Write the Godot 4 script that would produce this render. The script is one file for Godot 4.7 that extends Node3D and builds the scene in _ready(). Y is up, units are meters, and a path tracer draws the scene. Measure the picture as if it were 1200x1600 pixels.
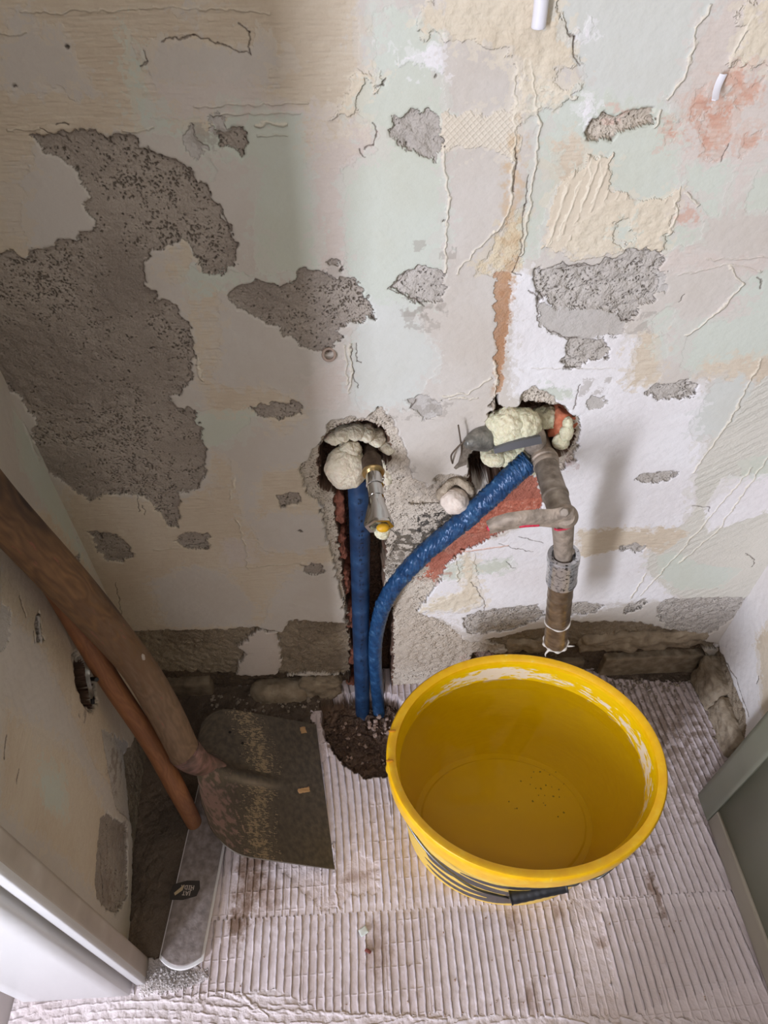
extends Node3D

# ---------------------------------------------------------------- camera model
const FPX := 1080.0
const PITCH := 46.5
const YAW := 3.0
const CAM := Vector3(0, 1.06, 0.59)
var rt := Vector3.ZERO
var up := Vector3.ZERO
var fw := Vector3.ZERO
var names := {}
var rng := RandomNumberGenerator.new()

func ray(px: float, py: float) -> Vector3:
	return fw + rt * ((px - 600.0) / FPX) - up * ((py - 800.0) / FPX)
func at(px: float, py: float, dep: float) -> Vector3:
	return CAM + ray(px, py) * dep
func onz(px: float, py: float, z: float) -> Vector3:
	var d := ray(px, py)
	return CAM + d * ((z - CAM.z) / d.z)
func ony(px: float, py: float, y: float) -> Vector3:
	var d := ray(px, py)
	return CAM + d * ((y - CAM.y) / d.y)
func onx(px: float, py: float, x: float) -> Vector3:
	var d := ray(px, py)
	return CAM + d * ((x - CAM.x) / d.x)

# ---------------------------------------------------------------- naming, tagging
func numbered(called: String) -> String:
	if not names.has(called):
		names[called] = 0
		return called
	names[called] += 1
	return "%s_%03d" % [called, names[called]]
func tag(o: Node3D, label: String, category: String, group := "", kind := "") -> Node3D:
	o.set_meta("label", label)
	o.set_meta("category", category)
	if group != "":
		o.set_meta("group", group)
	if kind != "":
		o.set_meta("kind", kind)
	return o
func thing(called: String, label: String, category: String, where := Vector3.ZERO, group := "", kind := "") -> Node3D:
	var o := Node3D.new()
	o.name = numbered(called)
	add_child(o)
	o.position = where
	tag(o, label, category, group, kind)
	return o
# adds a mesh whose vertices are in world coordinates under parent (which is only ever translated)
func part(called: String, mesh: Mesh, m: Material, parent: Node3D = null, label := "") -> MeshInstance3D:
	var o := MeshInstance3D.new()
	o.mesh = mesh
	o.material_override = m
	o.cast_shadow = GeometryInstance3D.SHADOW_CASTING_SETTING_ON
	if parent == null:
		o.name = numbered(called)
		add_child(o)
	else:
		o.name = called
		parent.add_child(o, true)
		o.position = -world_at(parent)
	if label != "":
		o.set_meta("label", label)
	return o
func world_at(n: Node3D) -> Vector3:
	var p := Vector3.ZERO
	var k: Node = n
	while k != self and k is Node3D:
		p += (k as Node3D).position
		k = k.get_parent()
	return p

# ---------------------------------------------------------------- noise tiles
const NT := 512
var n_low: PackedByteArray
var n_fine: PackedByteArray
var n_cell: PackedByteArray
var n_mid: PackedByteArray
func noise_tile(freq: float, oct: int, sd: int, cell := false) -> PackedByteArray:
	var f := FastNoiseLite.new()
	f.seed = sd
	f.frequency = freq
	f.noise_type = FastNoiseLite.TYPE_CELLULAR if cell else FastNoiseLite.TYPE_SIMPLEX_SMOOTH
	f.fractal_type = FastNoiseLite.FRACTAL_FBM
	f.fractal_octaves = oct
	var im := f.get_seamless_image(NT, NT, false, false, 0.25)
	im.convert(Image.FORMAT_L8)
	return im.get_data()

# ---------------------------------------------------------------- materials
func mat(c: Color, rough := 0.8, metal := 0.0) -> StandardMaterial3D:
	var m := StandardMaterial3D.new()
	m.albedo_color = c
	m.roughness = rough
	m.metallic = metal
	return m
func ntex(freq: float, oct: int, sd: int, ramp: Gradient = null, cell := false, size := 256) -> NoiseTexture2D:
	var f := FastNoiseLite.new()
	f.seed = sd
	f.frequency = freq
	f.noise_type = FastNoiseLite.TYPE_CELLULAR if cell else FastNoiseLite.TYPE_SIMPLEX_SMOOTH
	f.fractal_octaves = oct
	var t := NoiseTexture2D.new()
	t.width = size
	t.height = size
	t.seamless = true
	t.noise = f
	if ramp != null:
		t.color_ramp = ramp
	return t
func grad(stops: Array) -> Gradient:
	var g := Gradient.new()
	var o := PackedFloat32Array()
	var c := PackedColorArray()
	for s in stops:
		o.append(s[0])
		c.append(s[1])
	g.offsets = o
	g.colors = c
	return g
func rgb(r: float, g: float, b: float) -> Color:
	return Color(r / 255.0, g / 255.0, b / 255.0)
# mottled triplanar material: colour ramp over noise, relief from the same scale of noise
func mottle(stops: Array, per_metre: float, freq: float, rough: float, metal := 0.0, relief := 0.05, sd := 1, cell := false) -> StandardMaterial3D:
	var m := StandardMaterial3D.new()
	m.albedo_texture = ntex(freq, 4, sd, grad(stops))
	m.uv1_triplanar = true
	m.uv1_world_triplanar = true
	m.uv1_scale = Vector3.ONE * per_metre
	m.roughness = rough
	m.metallic = metal
	if relief > 0.0:
		m.heightmap_enabled = true
		m.heightmap_scale = relief
		m.heightmap_texture = ntex(freq * 1.7, 5, sd + 40, null, cell)
	return m

# ---------------------------------------------------------------- mesh builders
func array_mesh(v: PackedVector3Array, n: PackedVector3Array, uv: PackedVector2Array, idx: PackedInt32Array) -> ArrayMesh:
	var a := []
	a.resize(Mesh.ARRAY_MAX)
	a[Mesh.ARRAY_VERTEX] = v
	a[Mesh.ARRAY_NORMAL] = n
	a[Mesh.ARRAY_TEX_UV] = uv
	a[Mesh.ARRAY_INDEX] = idx
	var m := ArrayMesh.new()
	m.add_surface_from_arrays(Mesh.PRIMITIVE_TRIANGLES, a)
	return m
# a grid of rows x cols points with smooth normals; closed_u joins the last column to the first
func grid_mesh(pts: PackedVector3Array, rows: int, cols: int, closed := false) -> ArrayMesh:
	var nrm := PackedVector3Array()
	nrm.resize(pts.size())
	var uv := PackedVector2Array()
	uv.resize(pts.size())
	var idx := PackedInt32Array()
	for r in rows:
		for c in cols:
			var i := r * cols + c
			var cl := c - 1 if c > 0 else (cols - 2 if closed else 0)
			var cr := c + 1 if c < cols - 1 else (1 if closed else cols - 1)
			var du := pts[r * cols + cr] - pts[r * cols + cl]
			var dv := pts[mini(r + 1, rows - 1) * cols + c] - pts[maxi(r - 1, 0) * cols + c]
			if du.length_squared() < 1e-14:
				var near := r - 1 if r > 0 else r + 1
				if r > 0 and r < rows - 1 and (pts[(r - 1) * cols + cr] - pts[(r - 1) * cols + cl]).length_squared() < 1e-14:
					near = r + 1
				du = pts[near * cols + cr] - pts[near * cols + cl]
			var nn := du.cross(dv)
			nrm[i] = nn.normalized() if nn.length_squared() > 1e-20 else Vector3.UP
			uv[i] = Vector2(float(c) / (cols - 1), float(r) / (rows - 1))
			if r < rows - 1 and c < cols - 1:
				idx.append_array(PackedInt32Array([i, i + cols, i + 1, i + 1, i + cols, i + cols + 1]))
	return array_mesh(pts, nrm, uv, idx)
func catmull(p: Array, t: float) -> Vector3:
	var n := p.size() - 1
	var s := clampf(t, 0.0, 1.0) * n
	var i := mini(int(s), n - 1)
	var f := s - i
	var a: Vector3 = p[maxi(i - 1, 0)]
	var b: Vector3 = p[i]
	var c: Vector3 = p[i + 1]
	var d: Vector3 = p[mini(i + 2, n)]
	return 0.5 * ((2.0 * b) + (c - a) * f + (2.0 * a - 5.0 * b + 4.0 * c - d) * f * f + (3.0 * b - a - 3.0 * c + d) * f * f * f)
# a swept tube; radius(t, angle) in metres; flat caps rounded in by two rings
func tube(path: Array, radius: Callable, rings: int, sides: int, caps := true) -> ArrayMesh:
	var pts := PackedVector3Array()
	var centre := []
	for i in rings + 1:
		centre.append(catmull(path, float(i) / rings))
	var t0: Vector3 = (centre[1] - centre[0]).normalized()
	var nrm := t0.cross(Vector3(0.13, 0.31, 0.94)).normalized()
	var rows := 0
	for i in rings + 1:
		var tg: Vector3 = ((centre[mini(i + 1, rings)] as Vector3) - (centre[maxi(i - 1, 0)] as Vector3)).normalized()
		nrm = (nrm - tg * nrm.dot(tg)).normalized()
		var bn := tg.cross(nrm)
		var reps := [[1.0, 0.0]]
		if caps and i == 0:
			reps = [[0.0, 0.0], [0.6, 0.0], [0.9, 0.0], [1.0, 0.1]]
		elif caps and i == rings:
			reps = [[1.0, -0.1], [0.9, 0.0], [0.6, 0.0], [0.0, 0.0]]
		for rp in reps:
			for s in sides + 1:
				var a := TAU * s / sides
				var rr: float = radius.call(float(i) / rings, a if s < sides else 0.0)
				pts.append(centre[i] + tg * (rr * rp[1]) + (nrm * cos(a) + bn * sin(a)) * rr * rp[0])
			rows += 1
	return grid_mesh(pts, rows, sides + 1, true)
# lathe along the axis from a to b; profile entries [t, r], sharp corners by doubled entries
func lathe(profile: Array, a: Vector3, b: Vector3, sides := 32) -> ArrayMesh:
	var tg := (b - a).normalized()
	var nrm := tg.cross(Vector3(0.13, 0.31, 0.94)).normalized()
	var bn := tg.cross(nrm)
	var pts := PackedVector3Array()
	var full := (b - a).length()
	var rows := sharpened(profile, full)
	for e in rows:
		for s in sides + 1:
			var ang := TAU * (s % sides) / sides
			pts.append(a.lerp(b, e[0]) + (nrm * cos(ang) + bn * sin(ang)) * e[1])
	return grid_mesh(pts, rows.size(), sides + 1, true)
# doubles the entries of a profile [along, out ...] where it turns sharply, so that edges stay crisp
func sharpened(profile: Array, along: float) -> Array:
	var o := []
	for i in profile.size():
		o.append(profile[i])
		if i > 0 and i < profile.size() - 1:
			var p := Vector2(profile[i][0] * along, profile[i][1])
			var d0 := p - Vector2(profile[i - 1][0] * along, profile[i - 1][1])
			var d1 := Vector2(profile[i + 1][0] * along, profile[i + 1][1]) - p
			if d0.length() > 1e-6 and d1.length() > 1e-6 and absf(d0.angle_to(d1)) > 0.6:
				o.append(profile[i])
	return o
# a lumpy ball
func blob(c: Vector3, r: Vector3, amp: float, freq: float, sd: int, rows := 40, cols := 56, bubbly := true) -> ArrayMesh:
	var f := FastNoiseLite.new()
	f.seed = sd
	f.frequency = freq
	f.fractal_octaves = 3
	f.noise_type = FastNoiseLite.TYPE_SIMPLEX_SMOOTH
	var g := FastNoiseLite.new()
	g.seed = sd + 7
	g.noise_type = FastNoiseLite.TYPE_CELLULAR
	g.frequency = freq * 2.4
	g.cellular_return_type = FastNoiseLite.RETURN_DISTANCE
	g.fractal_type = FastNoiseLite.FRACTAL_NONE
	var pts := PackedVector3Array()
	for i in rows + 1:
		var th := PI * i / rows
		for j in cols + 1:
			var ph := TAU * (j % cols) / cols
			var d := Vector3(sin(th) * cos(ph), cos(th), sin(th) * sin(ph))
			var p := d * r
			var k := 1.0 + amp * f.get_noise_3dv(p)
			if bubbly:
				k -= amp * 0.45 * (g.get_noise_3dv(p) + 1.0)
			pts.append(c + p * k)
	return grid_mesh(pts, rows + 1, cols + 1, true)
# a box with rough, noise-moved faces and rounded edges (stones, bricks, crumbs)
func rough_box(c: Vector3, half: Vector3, basis: Basis, round_by: float, amp: float, freq: float, sd: int, n := 10) -> ArrayMesh:
	var f := FastNoiseLite.new()
	f.seed = sd
	f.frequency = freq
	f.fractal_octaves = 4
	var st := SurfaceTool.new()
	st.begin(Mesh.PRIMITIVE_TRIANGLES)
	st.set_smooth_group(0)
	for ax in 3:
		for sg: float in [-1.0, 1.0]:
			var grid := []
			for i in n + 1:
				for j in n + 1:
					var q := Vector3.ZERO
					q[ax] = sg
					q[(ax + 1) % 3] = (2.0 * i / n - 1.0) * sg
					q[(ax + 2) % 3] = 2.0 * j / n - 1.0
					var p := q * half
					var inner := half - Vector3.ONE * round_by
					var core := p.clamp(-inner, inner)
					var out := (p - core)
					if out.length() > 1e-6:
						p = core + out.normalized() * minf(out.length(), round_by)
					p += q.normalized() * amp * f.get_noise_3dv(p)
					grid.append(c + basis * p)
			for i in n:
				for j in n:
					var a: Vector3 = grid[i * (n + 1) + j]
					var b: Vector3 = grid[(i + 1) * (n + 1) + j]
					var d: Vector3 = grid[(i + 1) * (n + 1) + j + 1]
					var e: Vector3 = grid[i * (n + 1) + j + 1]
					for p: Vector3 in [a, d, b, a, e, d]:
						st.add_vertex(p)
	st.index()
	st.generate_normals()
	return st.commit()
# plain box with small chamfers, axis aligned in the given basis
func bevel_box(c: Vector3, half: Vector3, bev := 0.002, basis := Basis.IDENTITY) -> ArrayMesh:
	return rough_box(c, half, basis, bev, 0.0, 1.0, 1, 6) if bev > 0.0 and half[half.min_axis_index()] > bev else rough_box(c, half, basis, half[half.min_axis_index()] * 0.5, 0.0, 1.0, 1, 6)
# sheet of thickness th through a grid of points
func sheet(pts: PackedVector3Array, rows: int, cols: int, th: float) -> ArrayMesh:
	var top := grid_mesh(pts, rows, cols)
	var a := top.surface_get_arrays(0)
	var nr: PackedVector3Array = a[Mesh.ARRAY_NORMAL]
	var v := PackedVector3Array()
	var n := PackedVector3Array()
	var uv := PackedVector2Array()
	var idx: PackedInt32Array = a[Mesh.ARRAY_INDEX].duplicate()
	v.append_array(pts)
	n.append_array(nr)
	uv.append_array(a[Mesh.ARRAY_TEX_UV])
	var base := v.size()
	for i in pts.size():
		v.append(pts[i] - nr[i] * th)
		n.append(-nr[i])
	uv.append_array(a[Mesh.ARRAY_TEX_UV])
	var i0: PackedInt32Array = a[Mesh.ARRAY_INDEX]
	for k in range(0, i0.size(), 3):
		idx.append_array(PackedInt32Array([base + i0[k], base + i0[k + 2], base + i0[k + 1]]))
	var rim := []
	for c in cols: rim.append(c)
	for r in range(1, rows): rim.append(r * cols + cols - 1)
	for c in range(cols - 2, -1, -1): rim.append((rows - 1) * cols + c)
	for r in range(rows - 2, -1, -1): rim.append(r * cols)
	for k in rim.size() - 1:
		var p: Vector3 = pts[rim[k]]
		var q: Vector3 = pts[rim[k + 1]]
		var en := (q - p).cross(nr[rim[k]]).normalized()
		var b := v.size()
		for e: Vector3 in [p, q, p - nr[rim[k]] * th, q - nr[rim[k + 1]] * th]:
			v.append(e)
			n.append(-en)
			uv.append(Vector2.ZERO)
		idx.append_array(PackedInt32Array([b, b + 2, b + 1, b + 1, b + 2, b + 3]))
	return array_mesh(v, n, uv, idx)

# ---------------------------------------------------------------- weathered surfaces
# kinds of surface layer: [colour a, colour b, height mm, grain mm, streak, low mm, colour grain, special]
enum {TAN, LILAC, MINT, CREAM, PINK, WHITE, PALE, PLASTER, GREY, MORTAR, BRICK, STONE, CAVITY, GAP, ORANGE, HATCH, COMB, DIAG, SAND, SCREED, DIRT, GLUE, SMOOTH, PIT, DUST, ROUGH, RUST}
var LAYER := {
	TAN: [rgb(214, 200, 178), rgb(206, 189, 165), 0.05, 0.10, 1.0, 0.3, 4.0, 0],
	LILAC: [rgb(209, 201, 190), rgb(203, 193, 180), 0.2, 0.08, 0.1, 0.3, 3.0, 0],
	MINT: [rgb(206, 209, 195), rgb(202, 203, 186), 0.0, 0.08, 0.1, 0.2, 3.0, 0],
	CREAM: [rgb(222, 210, 187), rgb(215, 200, 175), 0.8, 0.22, 0.5, 0.9, 4.0, 0],
	PINK: [rgb(213, 202, 191), rgb(208, 194, 181), 0.1, 0.10, 0.5, 0.3, 4.0, 0],
	WHITE: [rgb(234, 230, 227), rgb(227, 221, 217), 0.25, 0.15, 0.0, 0.4, 3.0, 0],
	PALE: [rgb(210, 210, 201), rgb(206, 205, 194), 0.0, 0.06, 0.0, 0.2, 2.0, 0],
	PLASTER: [rgb(174, 162, 149), rgb(150, 138, 126), -3.2, 0.8, 0.5, 1.4, 20.0, 1],
	ROUGH: [rgb(196, 188, 178), rgb(176, 167, 156), -2.8, 0.8, 0.0, 2.4, 18.0, 1],
	GREY: [rgb(196, 190, 182), rgb(186, 178, 168), -0.8, 0.35, 0.0, 0.5, 10.0, 0],
	MORTAR: [rgb(206, 194, 177), rgb(186, 172, 154), -6.0, 1.1, 0.0, 2.0, 26.0, 1],
	BRICK: [rgb(186, 122, 100), rgb(166, 98, 78), -5.0, 0.9, 0.0, 1.2, 22.0, 0],
	STONE: [rgb(158, 143, 122), rgb(130, 115, 96), -8.0, 1.1, 0.6, 3.0, 20.0, 0],
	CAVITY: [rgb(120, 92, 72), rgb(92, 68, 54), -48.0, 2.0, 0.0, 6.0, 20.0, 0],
	GAP: [rgb(118, 101, 82), rgb(94, 80, 66), -20.0, 1.2, 0.3, 4.0, 16.0, 0],
	ORANGE: [rgb(212, 184, 166), rgb(205, 166, 145), -0.2, 0.12, 1.2, 0.3, 6.0, 0],
	HATCH: [rgb(221, 210, 191), rgb(216, 203, 182), 0.5, 0.08, 0.0, 0.2, 3.0, 2],
	COMB: [rgb(222, 209, 187), rgb(216, 201, 177), 0.7, 0.1, 0.3, 0.3, 3.0, 3],
	DIAG: [rgb(214, 208, 194), rgb(206, 201, 187), 0.1, 0.1, 0.0, 0.2, 3.0, 4],
	SAND: [rgb(218, 203, 174), rgb(207, 186, 152), -0.2, 0.6, 0.0, 0.8, 12.0, 0],
	RUST: [rgb(192, 156, 126), rgb(176, 138, 108), -0.5, 0.6, 0.0, 0.4, 12.0, 0],
	SCREED: [rgb(224, 211, 211), rgb(214, 199, 197), 0.0, 0.14, 0.0, 0.5, 5.0, 5],
	DIRT: [rgb(112, 96, 80), rgb(82, 70, 58), -1.5, 0.8, 0.0, 2.0, 20.0, 0],
	GLUE: [rgb(224, 212, 211), rgb(214, 200, 198), 0.3, 0.3, 0.0, 1.2, 6.0, 6],
	SMOOTH: [rgb(221, 207, 206), rgb(209, 193, 190), -0.3, 0.3, 0.0, 0.8, 8.0, 7],
	PIT: [rgb(132, 108, 90), rgb(102, 82, 68), -40.0, 2.2, 0.0, 10.0, 26.0, 0],
	DUST: [rgb(200, 190, 184), rgb(172, 162, 158), 1.5, 1.2, 0.0, 1.5, 26.0, 0],
}
class Surf:
	var host
	var o: Vector3
	var u: Vector3
	var v: Vector3
	var n: Vector3
	var w: int
	var h: int
	var ppm: float
	var ids: PackedByteArray
	var col: PackedByteArray
	var hgt: PackedFloat32Array
	var bmp: PackedFloat32Array
	var warp := 1.0
	func _init(host_: Node3D, o_: Vector3, u_: Vector3, v_: Vector3, size: Vector2, ppm_: float, fill: int) -> void:
		host = host_
		o = o_
		u = u_
		v = v_
		n = v.cross(u)
		ppm = ppm_
		w = int(size.x * ppm)
		h = int(size.y * ppm)
		ids.resize(w * h)
		ids.fill(fill)
	func tex(px: float, py: float) -> Vector2:
		var d: Vector3 = host.ray(px, py)
		var p: Vector3 = host.CAM + d * (n.dot(o - host.CAM) / n.dot(d)) - o
		return Vector2(p.dot(u), p.dot(v)) * ppm
	# fills the outline, given in photograph pixels that are laid onto this plane
	func poly(id: int, list: Array) -> void:
		var p := PackedVector2Array()
		for i in range(0, list.size() - 1, 2):
			p.append(tex(list[i], list[i + 1]))
		fill_poly(id, p)
	func fill_poly(id: int, p: PackedVector2Array) -> void:
		var lo := 1e9
		var hi := -1e9
		for q in p:
			lo = minf(lo, q.y)
			hi = maxf(hi, q.y)
		for y in range(maxi(0, int(lo)), mini(h - 1, int(hi) + 1) + 1):
			var xs := []
			for i in p.size():
				var a := p[i]
				var b := p[(i + 1) % p.size()]
				if (a.y <= y) != (b.y <= y):
					xs.append(a.x + (y - a.y) / (b.y - a.y) * (b.x - a.x))
			xs.sort()
			for k in range(0, xs.size() - 1, 2):
				for x in range(clampi(int(xs[k]), 0, w), clampi(int(xs[k + 1]) + 1, 0, w)):
					ids[y * w + x] = id
	func bake() -> void:
		var L: Dictionary = host.LAYER
		var cnt := 32
		var ca := PackedFloat32Array()
		var prm := PackedFloat32Array()
		ca.resize(cnt * 6)
		prm.resize(cnt * 6)
		for k in L:
			var e: Array = L[k]
			for c in 3:
				ca[k * 6 + c] = e[0][c] * 255.0
				ca[k * 6 + 3 + c] = e[1][c] * 255.0
			for c in 6:
				prm[k * 6 + c] = e[2 + c]
		var lo: PackedByteArray = host.n_low
		var fi: PackedByteArray = host.n_fine
		var mi: PackedByteArray = host.n_mid
		col.resize(w * h * 3)
		hgt.resize(w * h)
		bmp.resize(w * h)
		var i := 0
		var f := ppm / 1900.0   # tiles keep their size in metres
		for y in h:
			var ys := int(y / f)
			var row1 := (ys & 511) << 9
			var row2 := ((ys * 2 + 91) & 511) << 9
			var row4 := (((ys >> 2) + 33) & 511) << 9
			var rows := ((ys + 17) & 511) << 9
			for x in w:
				var xs := int(x / f)
				var m1 := mi[row1 | (xs & 511)] - 128
				var m2 := mi[row1 | ((xs + 200) & 511)] - 128
				var f1 := fi[row1 | (xs & 511)] - 128
				var f2 := fi[row2 | ((xs * 2 + 57) & 511)] - 128
				var sx := x + int((m1 * 0.085 + f1 * 0.022) * f * warp)
				var sy := y + int((m2 * 0.085 + f2 * 0.022) * f * warp)
				sx = clampi(sx, 0, w - 1)
				sy = clampi(sy, 0, h - 1)
				var id := ids[sy * w + sx]
				var b := id * 6
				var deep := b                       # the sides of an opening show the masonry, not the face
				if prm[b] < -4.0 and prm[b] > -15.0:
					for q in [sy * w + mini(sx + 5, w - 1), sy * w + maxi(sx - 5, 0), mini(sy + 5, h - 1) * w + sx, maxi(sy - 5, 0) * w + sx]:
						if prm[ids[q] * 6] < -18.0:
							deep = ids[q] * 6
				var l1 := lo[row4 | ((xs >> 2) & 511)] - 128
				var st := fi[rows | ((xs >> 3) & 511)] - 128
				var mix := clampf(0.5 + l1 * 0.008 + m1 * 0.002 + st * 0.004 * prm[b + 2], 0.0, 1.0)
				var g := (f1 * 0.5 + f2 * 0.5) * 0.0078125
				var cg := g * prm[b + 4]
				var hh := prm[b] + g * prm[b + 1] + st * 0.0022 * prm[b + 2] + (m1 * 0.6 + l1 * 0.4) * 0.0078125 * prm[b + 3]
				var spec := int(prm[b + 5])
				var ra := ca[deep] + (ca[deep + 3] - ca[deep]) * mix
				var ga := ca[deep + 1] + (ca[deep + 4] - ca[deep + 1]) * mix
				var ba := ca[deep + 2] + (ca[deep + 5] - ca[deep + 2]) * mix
				if prm[b] > -0.5 and spec == 0:
					var tx := clampi(x + int((m2 * 0.30 + l1 * 0.16) * f), 0, w - 1)
					var ty := clampi(y + int((m1 * 0.26 - l1 * 0.14) * f), 0, h - 1)
					var b2 := ids[ty * w + tx] * 6
					if b2 != b and prm[b2] > -0.5:
						ra += (ca[b2] - ra) * 0.5
						ga += (ca[b2 + 1] - ga) * 0.5
						ba += (ca[b2 + 2] - ba) * 0.5
					tx = clampi(x - int((m1 * 0.22 + l1 * 0.30) * f), 0, w - 1)
					ty = clampi(y + int((m2 * 0.22 - l1 * 0.20) * f), 0, h - 1)
					b2 = ids[ty * w + tx] * 6
					if b2 != b and prm[b2] > -0.5:
						ra += (ca[b2] - ra) * 0.36
						ga += (ca[b2 + 1] - ga) * 0.36
						ba += (ca[b2 + 2] - ba) * 0.36
				if spec == 1:
					if f1 + m2 * 0.6 + l1 * 0.4 < -80:
						cg -= 42.0
						hh -= 1.6
				elif spec > 1:
					hh += special(spec, x, y, m1, m2, l1, f1)
				col[i * 3] = clampi(int(ra + cg), 0, 255)
				col[i * 3 + 1] = clampi(int(ga + cg), 0, 255)
				col[i * 3 + 2] = clampi(int(ba + cg), 0, 255)
				hgt[i] = hh
				bmp[i] = hh - prm[b] + clampf(prm[b], -1.5, 1.5)
				i += 1
	# trowel marks: crossed, combed, diagonal; ribs of adhesive on the floor
	func special(k: int, x: int, y: int, m1: int, m2: int, l1: int, f1: int) -> float:
		var mx := x / ppm * 1000.0
		var my := y / ppm * 1000.0
		if k == 2:
			var a := absf(fposmod((mx + my) / 5.0, 1.0) - 0.5)
			var b := absf(fposmod((mx - my) / 5.0, 1.0) - 0.5)
			return maxf(0.0, 0.18 - minf(a, b)) * 2.2
		if k == 3:
			var a := absf(fposmod((mx + my * 0.18 + m1 * 0.012) / 9.0, 1.0) - 0.5)
			return maxf(0.0, 0.16 - a) * 4.5 * clampf(0.6 + m2 * 0.012, 0.0, 1.3)
		if k == 4:
			var t := (mx * 0.62 + my * 0.78) / 7.0 + m1 * 0.002
			var g := clampf(0.5 + l1 * 0.014 + m2 * 0.006, 0.0, 1.0)
			return (sin(t * TAU * 0.61 + l1 * 0.03) * 0.16 + sin(t * TAU * 1.7 + m1 * 0.012) * 0.10) * g + f1 * 0.001
		var wob: float = m1 * 0.005 + l1 * 0.008 + host.rib_shift(mx, my)
		if k == 6:
			var q := absf(fposmod((my + wob * 2.0 + sin(mx * 0.012) * 14.0) / 9.0, 1.0) - 0.5)
			return maxf(0.0, 0.17 - q) * 7.0 * clampf(0.7 + m2 * 0.012, 0.0, 1.2)
		# thin ribs left by a notched spreader over the joints of an old mosaic
		var rr := fposmod((mx + wob) / 10.6, 1.0)
		var rib := maxf(0.0, 0.125 - absf(rr - 0.5)) / 0.125
		rib = rib * rib * (3.0 - 2.0 * rib)
		var amp: float = host.rib_amp(mx, my) * clampf(0.92 + m2 * 0.006, 0.35, 1.1)
		if k == 7:
			amp *= 0.25
		var jz := absf(fposmod((my + m2 * 0.006 + mx * 0.03) / 26.0, 1.0) - 0.5)
		var jx := absf(fposmod((mx + m1 * 0.004) / 27.0, 1.0) - 0.5)
		var joint := maxf(maxf(0.0, 0.045 - jz), maxf(0.0, 0.04 - jx)) * 16.0 * clampf(0.35 + l1 * 0.016, 0.0, 1.0)
		return maxf(rib * amp * 3.3, joint * 0.9)
	# a crack (depth < 0) or a raised ridge of putty (depth > 0) along a line in photograph pixels
	func stroke(list: Array, wide_mm: float, depth: float, tint: Color, strength: float, ragged := 1.0) -> void:
		var p := PackedVector2Array()
		for i in range(0, list.size() - 1, 2):
			p.append(tex(list[i], list[i + 1]))
		var hw := wide_mm * 0.0005 * ppm
		var mi: PackedByteArray = host.n_mid
		var fi: PackedByteArray = host.n_fine
		var reach := hw + 6.0 * ragged
		for k in p.size() - 1:
			var a := p[k]
			var b := p[k + 1]
			var ab := b - a
			var ll := maxf(ab.length_squared(), 1e-6)
			for y in range(maxi(0, int(minf(a.y, b.y) - reach)), mini(h, int(maxf(a.y, b.y) + reach) + 1)):
				for x in range(maxi(0, int(minf(a.x, b.x) - reach)), mini(w, int(maxf(a.x, b.x) + reach) + 1)):
					var q := Vector2(x + (mi[((y & 511) << 9) | (x & 511)] - 128) * 0.028 * ragged, y + (mi[((y & 511) << 9) | ((x + 200) & 511)] - 128) * 0.028 * ragged)
					var t := (q - a).dot(ab) / ll
					if t < 0.0 or t > 1.0:
						if not (t < 0.0 and k == 0 or t > 1.0 and k == p.size() - 2):
							t = clampf(t, 0.0, 1.0)
						else:
							continue
					var d := (q - a - ab * t).length() / hw
					if d < 1.0:
						var s := 1.0 - d * d
						var i := y * w + x
						var grain := 0.7 + (fi[((y & 511) << 9) | (x & 511)]) * 0.0024
						if depth < 0.0:
							hgt[i] += depth * s
							bmp[i] += maxf(depth, -1.5) * s
						elif hgt[i] < depth * s * grain:
							bmp[i] += depth * s * grain - hgt[i]
							hgt[i] = depth * s * grain
						var kk := strength * minf(1.0, s * 1.6) * grain
						if kk > 0.0:
							blend(i, tint, minf(kk, 1.0))
	func blend(i: int, c: Color, k: float) -> void:
		col[i * 3] = int(col[i * 3] + (c.r * 255.0 - col[i * 3]) * k)
		col[i * 3 + 1] = int(col[i * 3 + 1] + (c.g * 255.0 - col[i * 3 + 1]) * k)
		col[i * 3 + 2] = int(col[i * 3 + 2] + (c.b * 255.0 - col[i * 3 + 2]) * k)
	# a soft spot, for stains and painted shade: ellipse between photograph pixels, broken up by noise
	func stain_or_shade(px: float, py: float, rx_mm: float, ry_mm: float, tint: Color, strength: float, broken := 0.5, soft := 1.0) -> void:
		var c := tex(px, py)
		var rx := rx_mm * 0.001 * ppm
		var ry := ry_mm * 0.001 * ppm
		var mi: PackedByteArray = host.n_mid
		var fi: PackedByteArray = host.n_fine
		for y in range(maxi(0, int(c.y - ry * 1.3)), mini(h, int(c.y + ry * 1.3))):
			for x in range(maxi(0, int(c.x - rx * 1.3)), mini(w, int(c.x + rx * 1.3))):
				var nn := ((mi[((y & 511) << 9) | ((x + 77) & 511)] - 128) * 0.010 + (fi[((y & 511) << 9) | (x & 511)] - 128) * 0.004) * broken
				var d := Vector2((x - c.x) / rx, (y - c.y) / ry).length() + nn
				if d < 1.0:
					blend(y * w + x, tint, strength * minf(1.0, (1.0 - d) / soft))
	func textures() -> Array:
		var im := Image.create_from_data(w, h, false, Image.FORMAT_RGB8, col)
		var bump := PackedByteArray()
		bump.resize(w * h)
		for i in w * h:
			bump[i] = clampi(int(128.0 + bmp[i] * 36.0), 0, 255)
		var bm := Image.create_from_data(w, h, false, Image.FORMAT_L8, bump)
		return [ImageTexture.create_from_image(im), ImageTexture.create_from_image(bm)]
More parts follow.
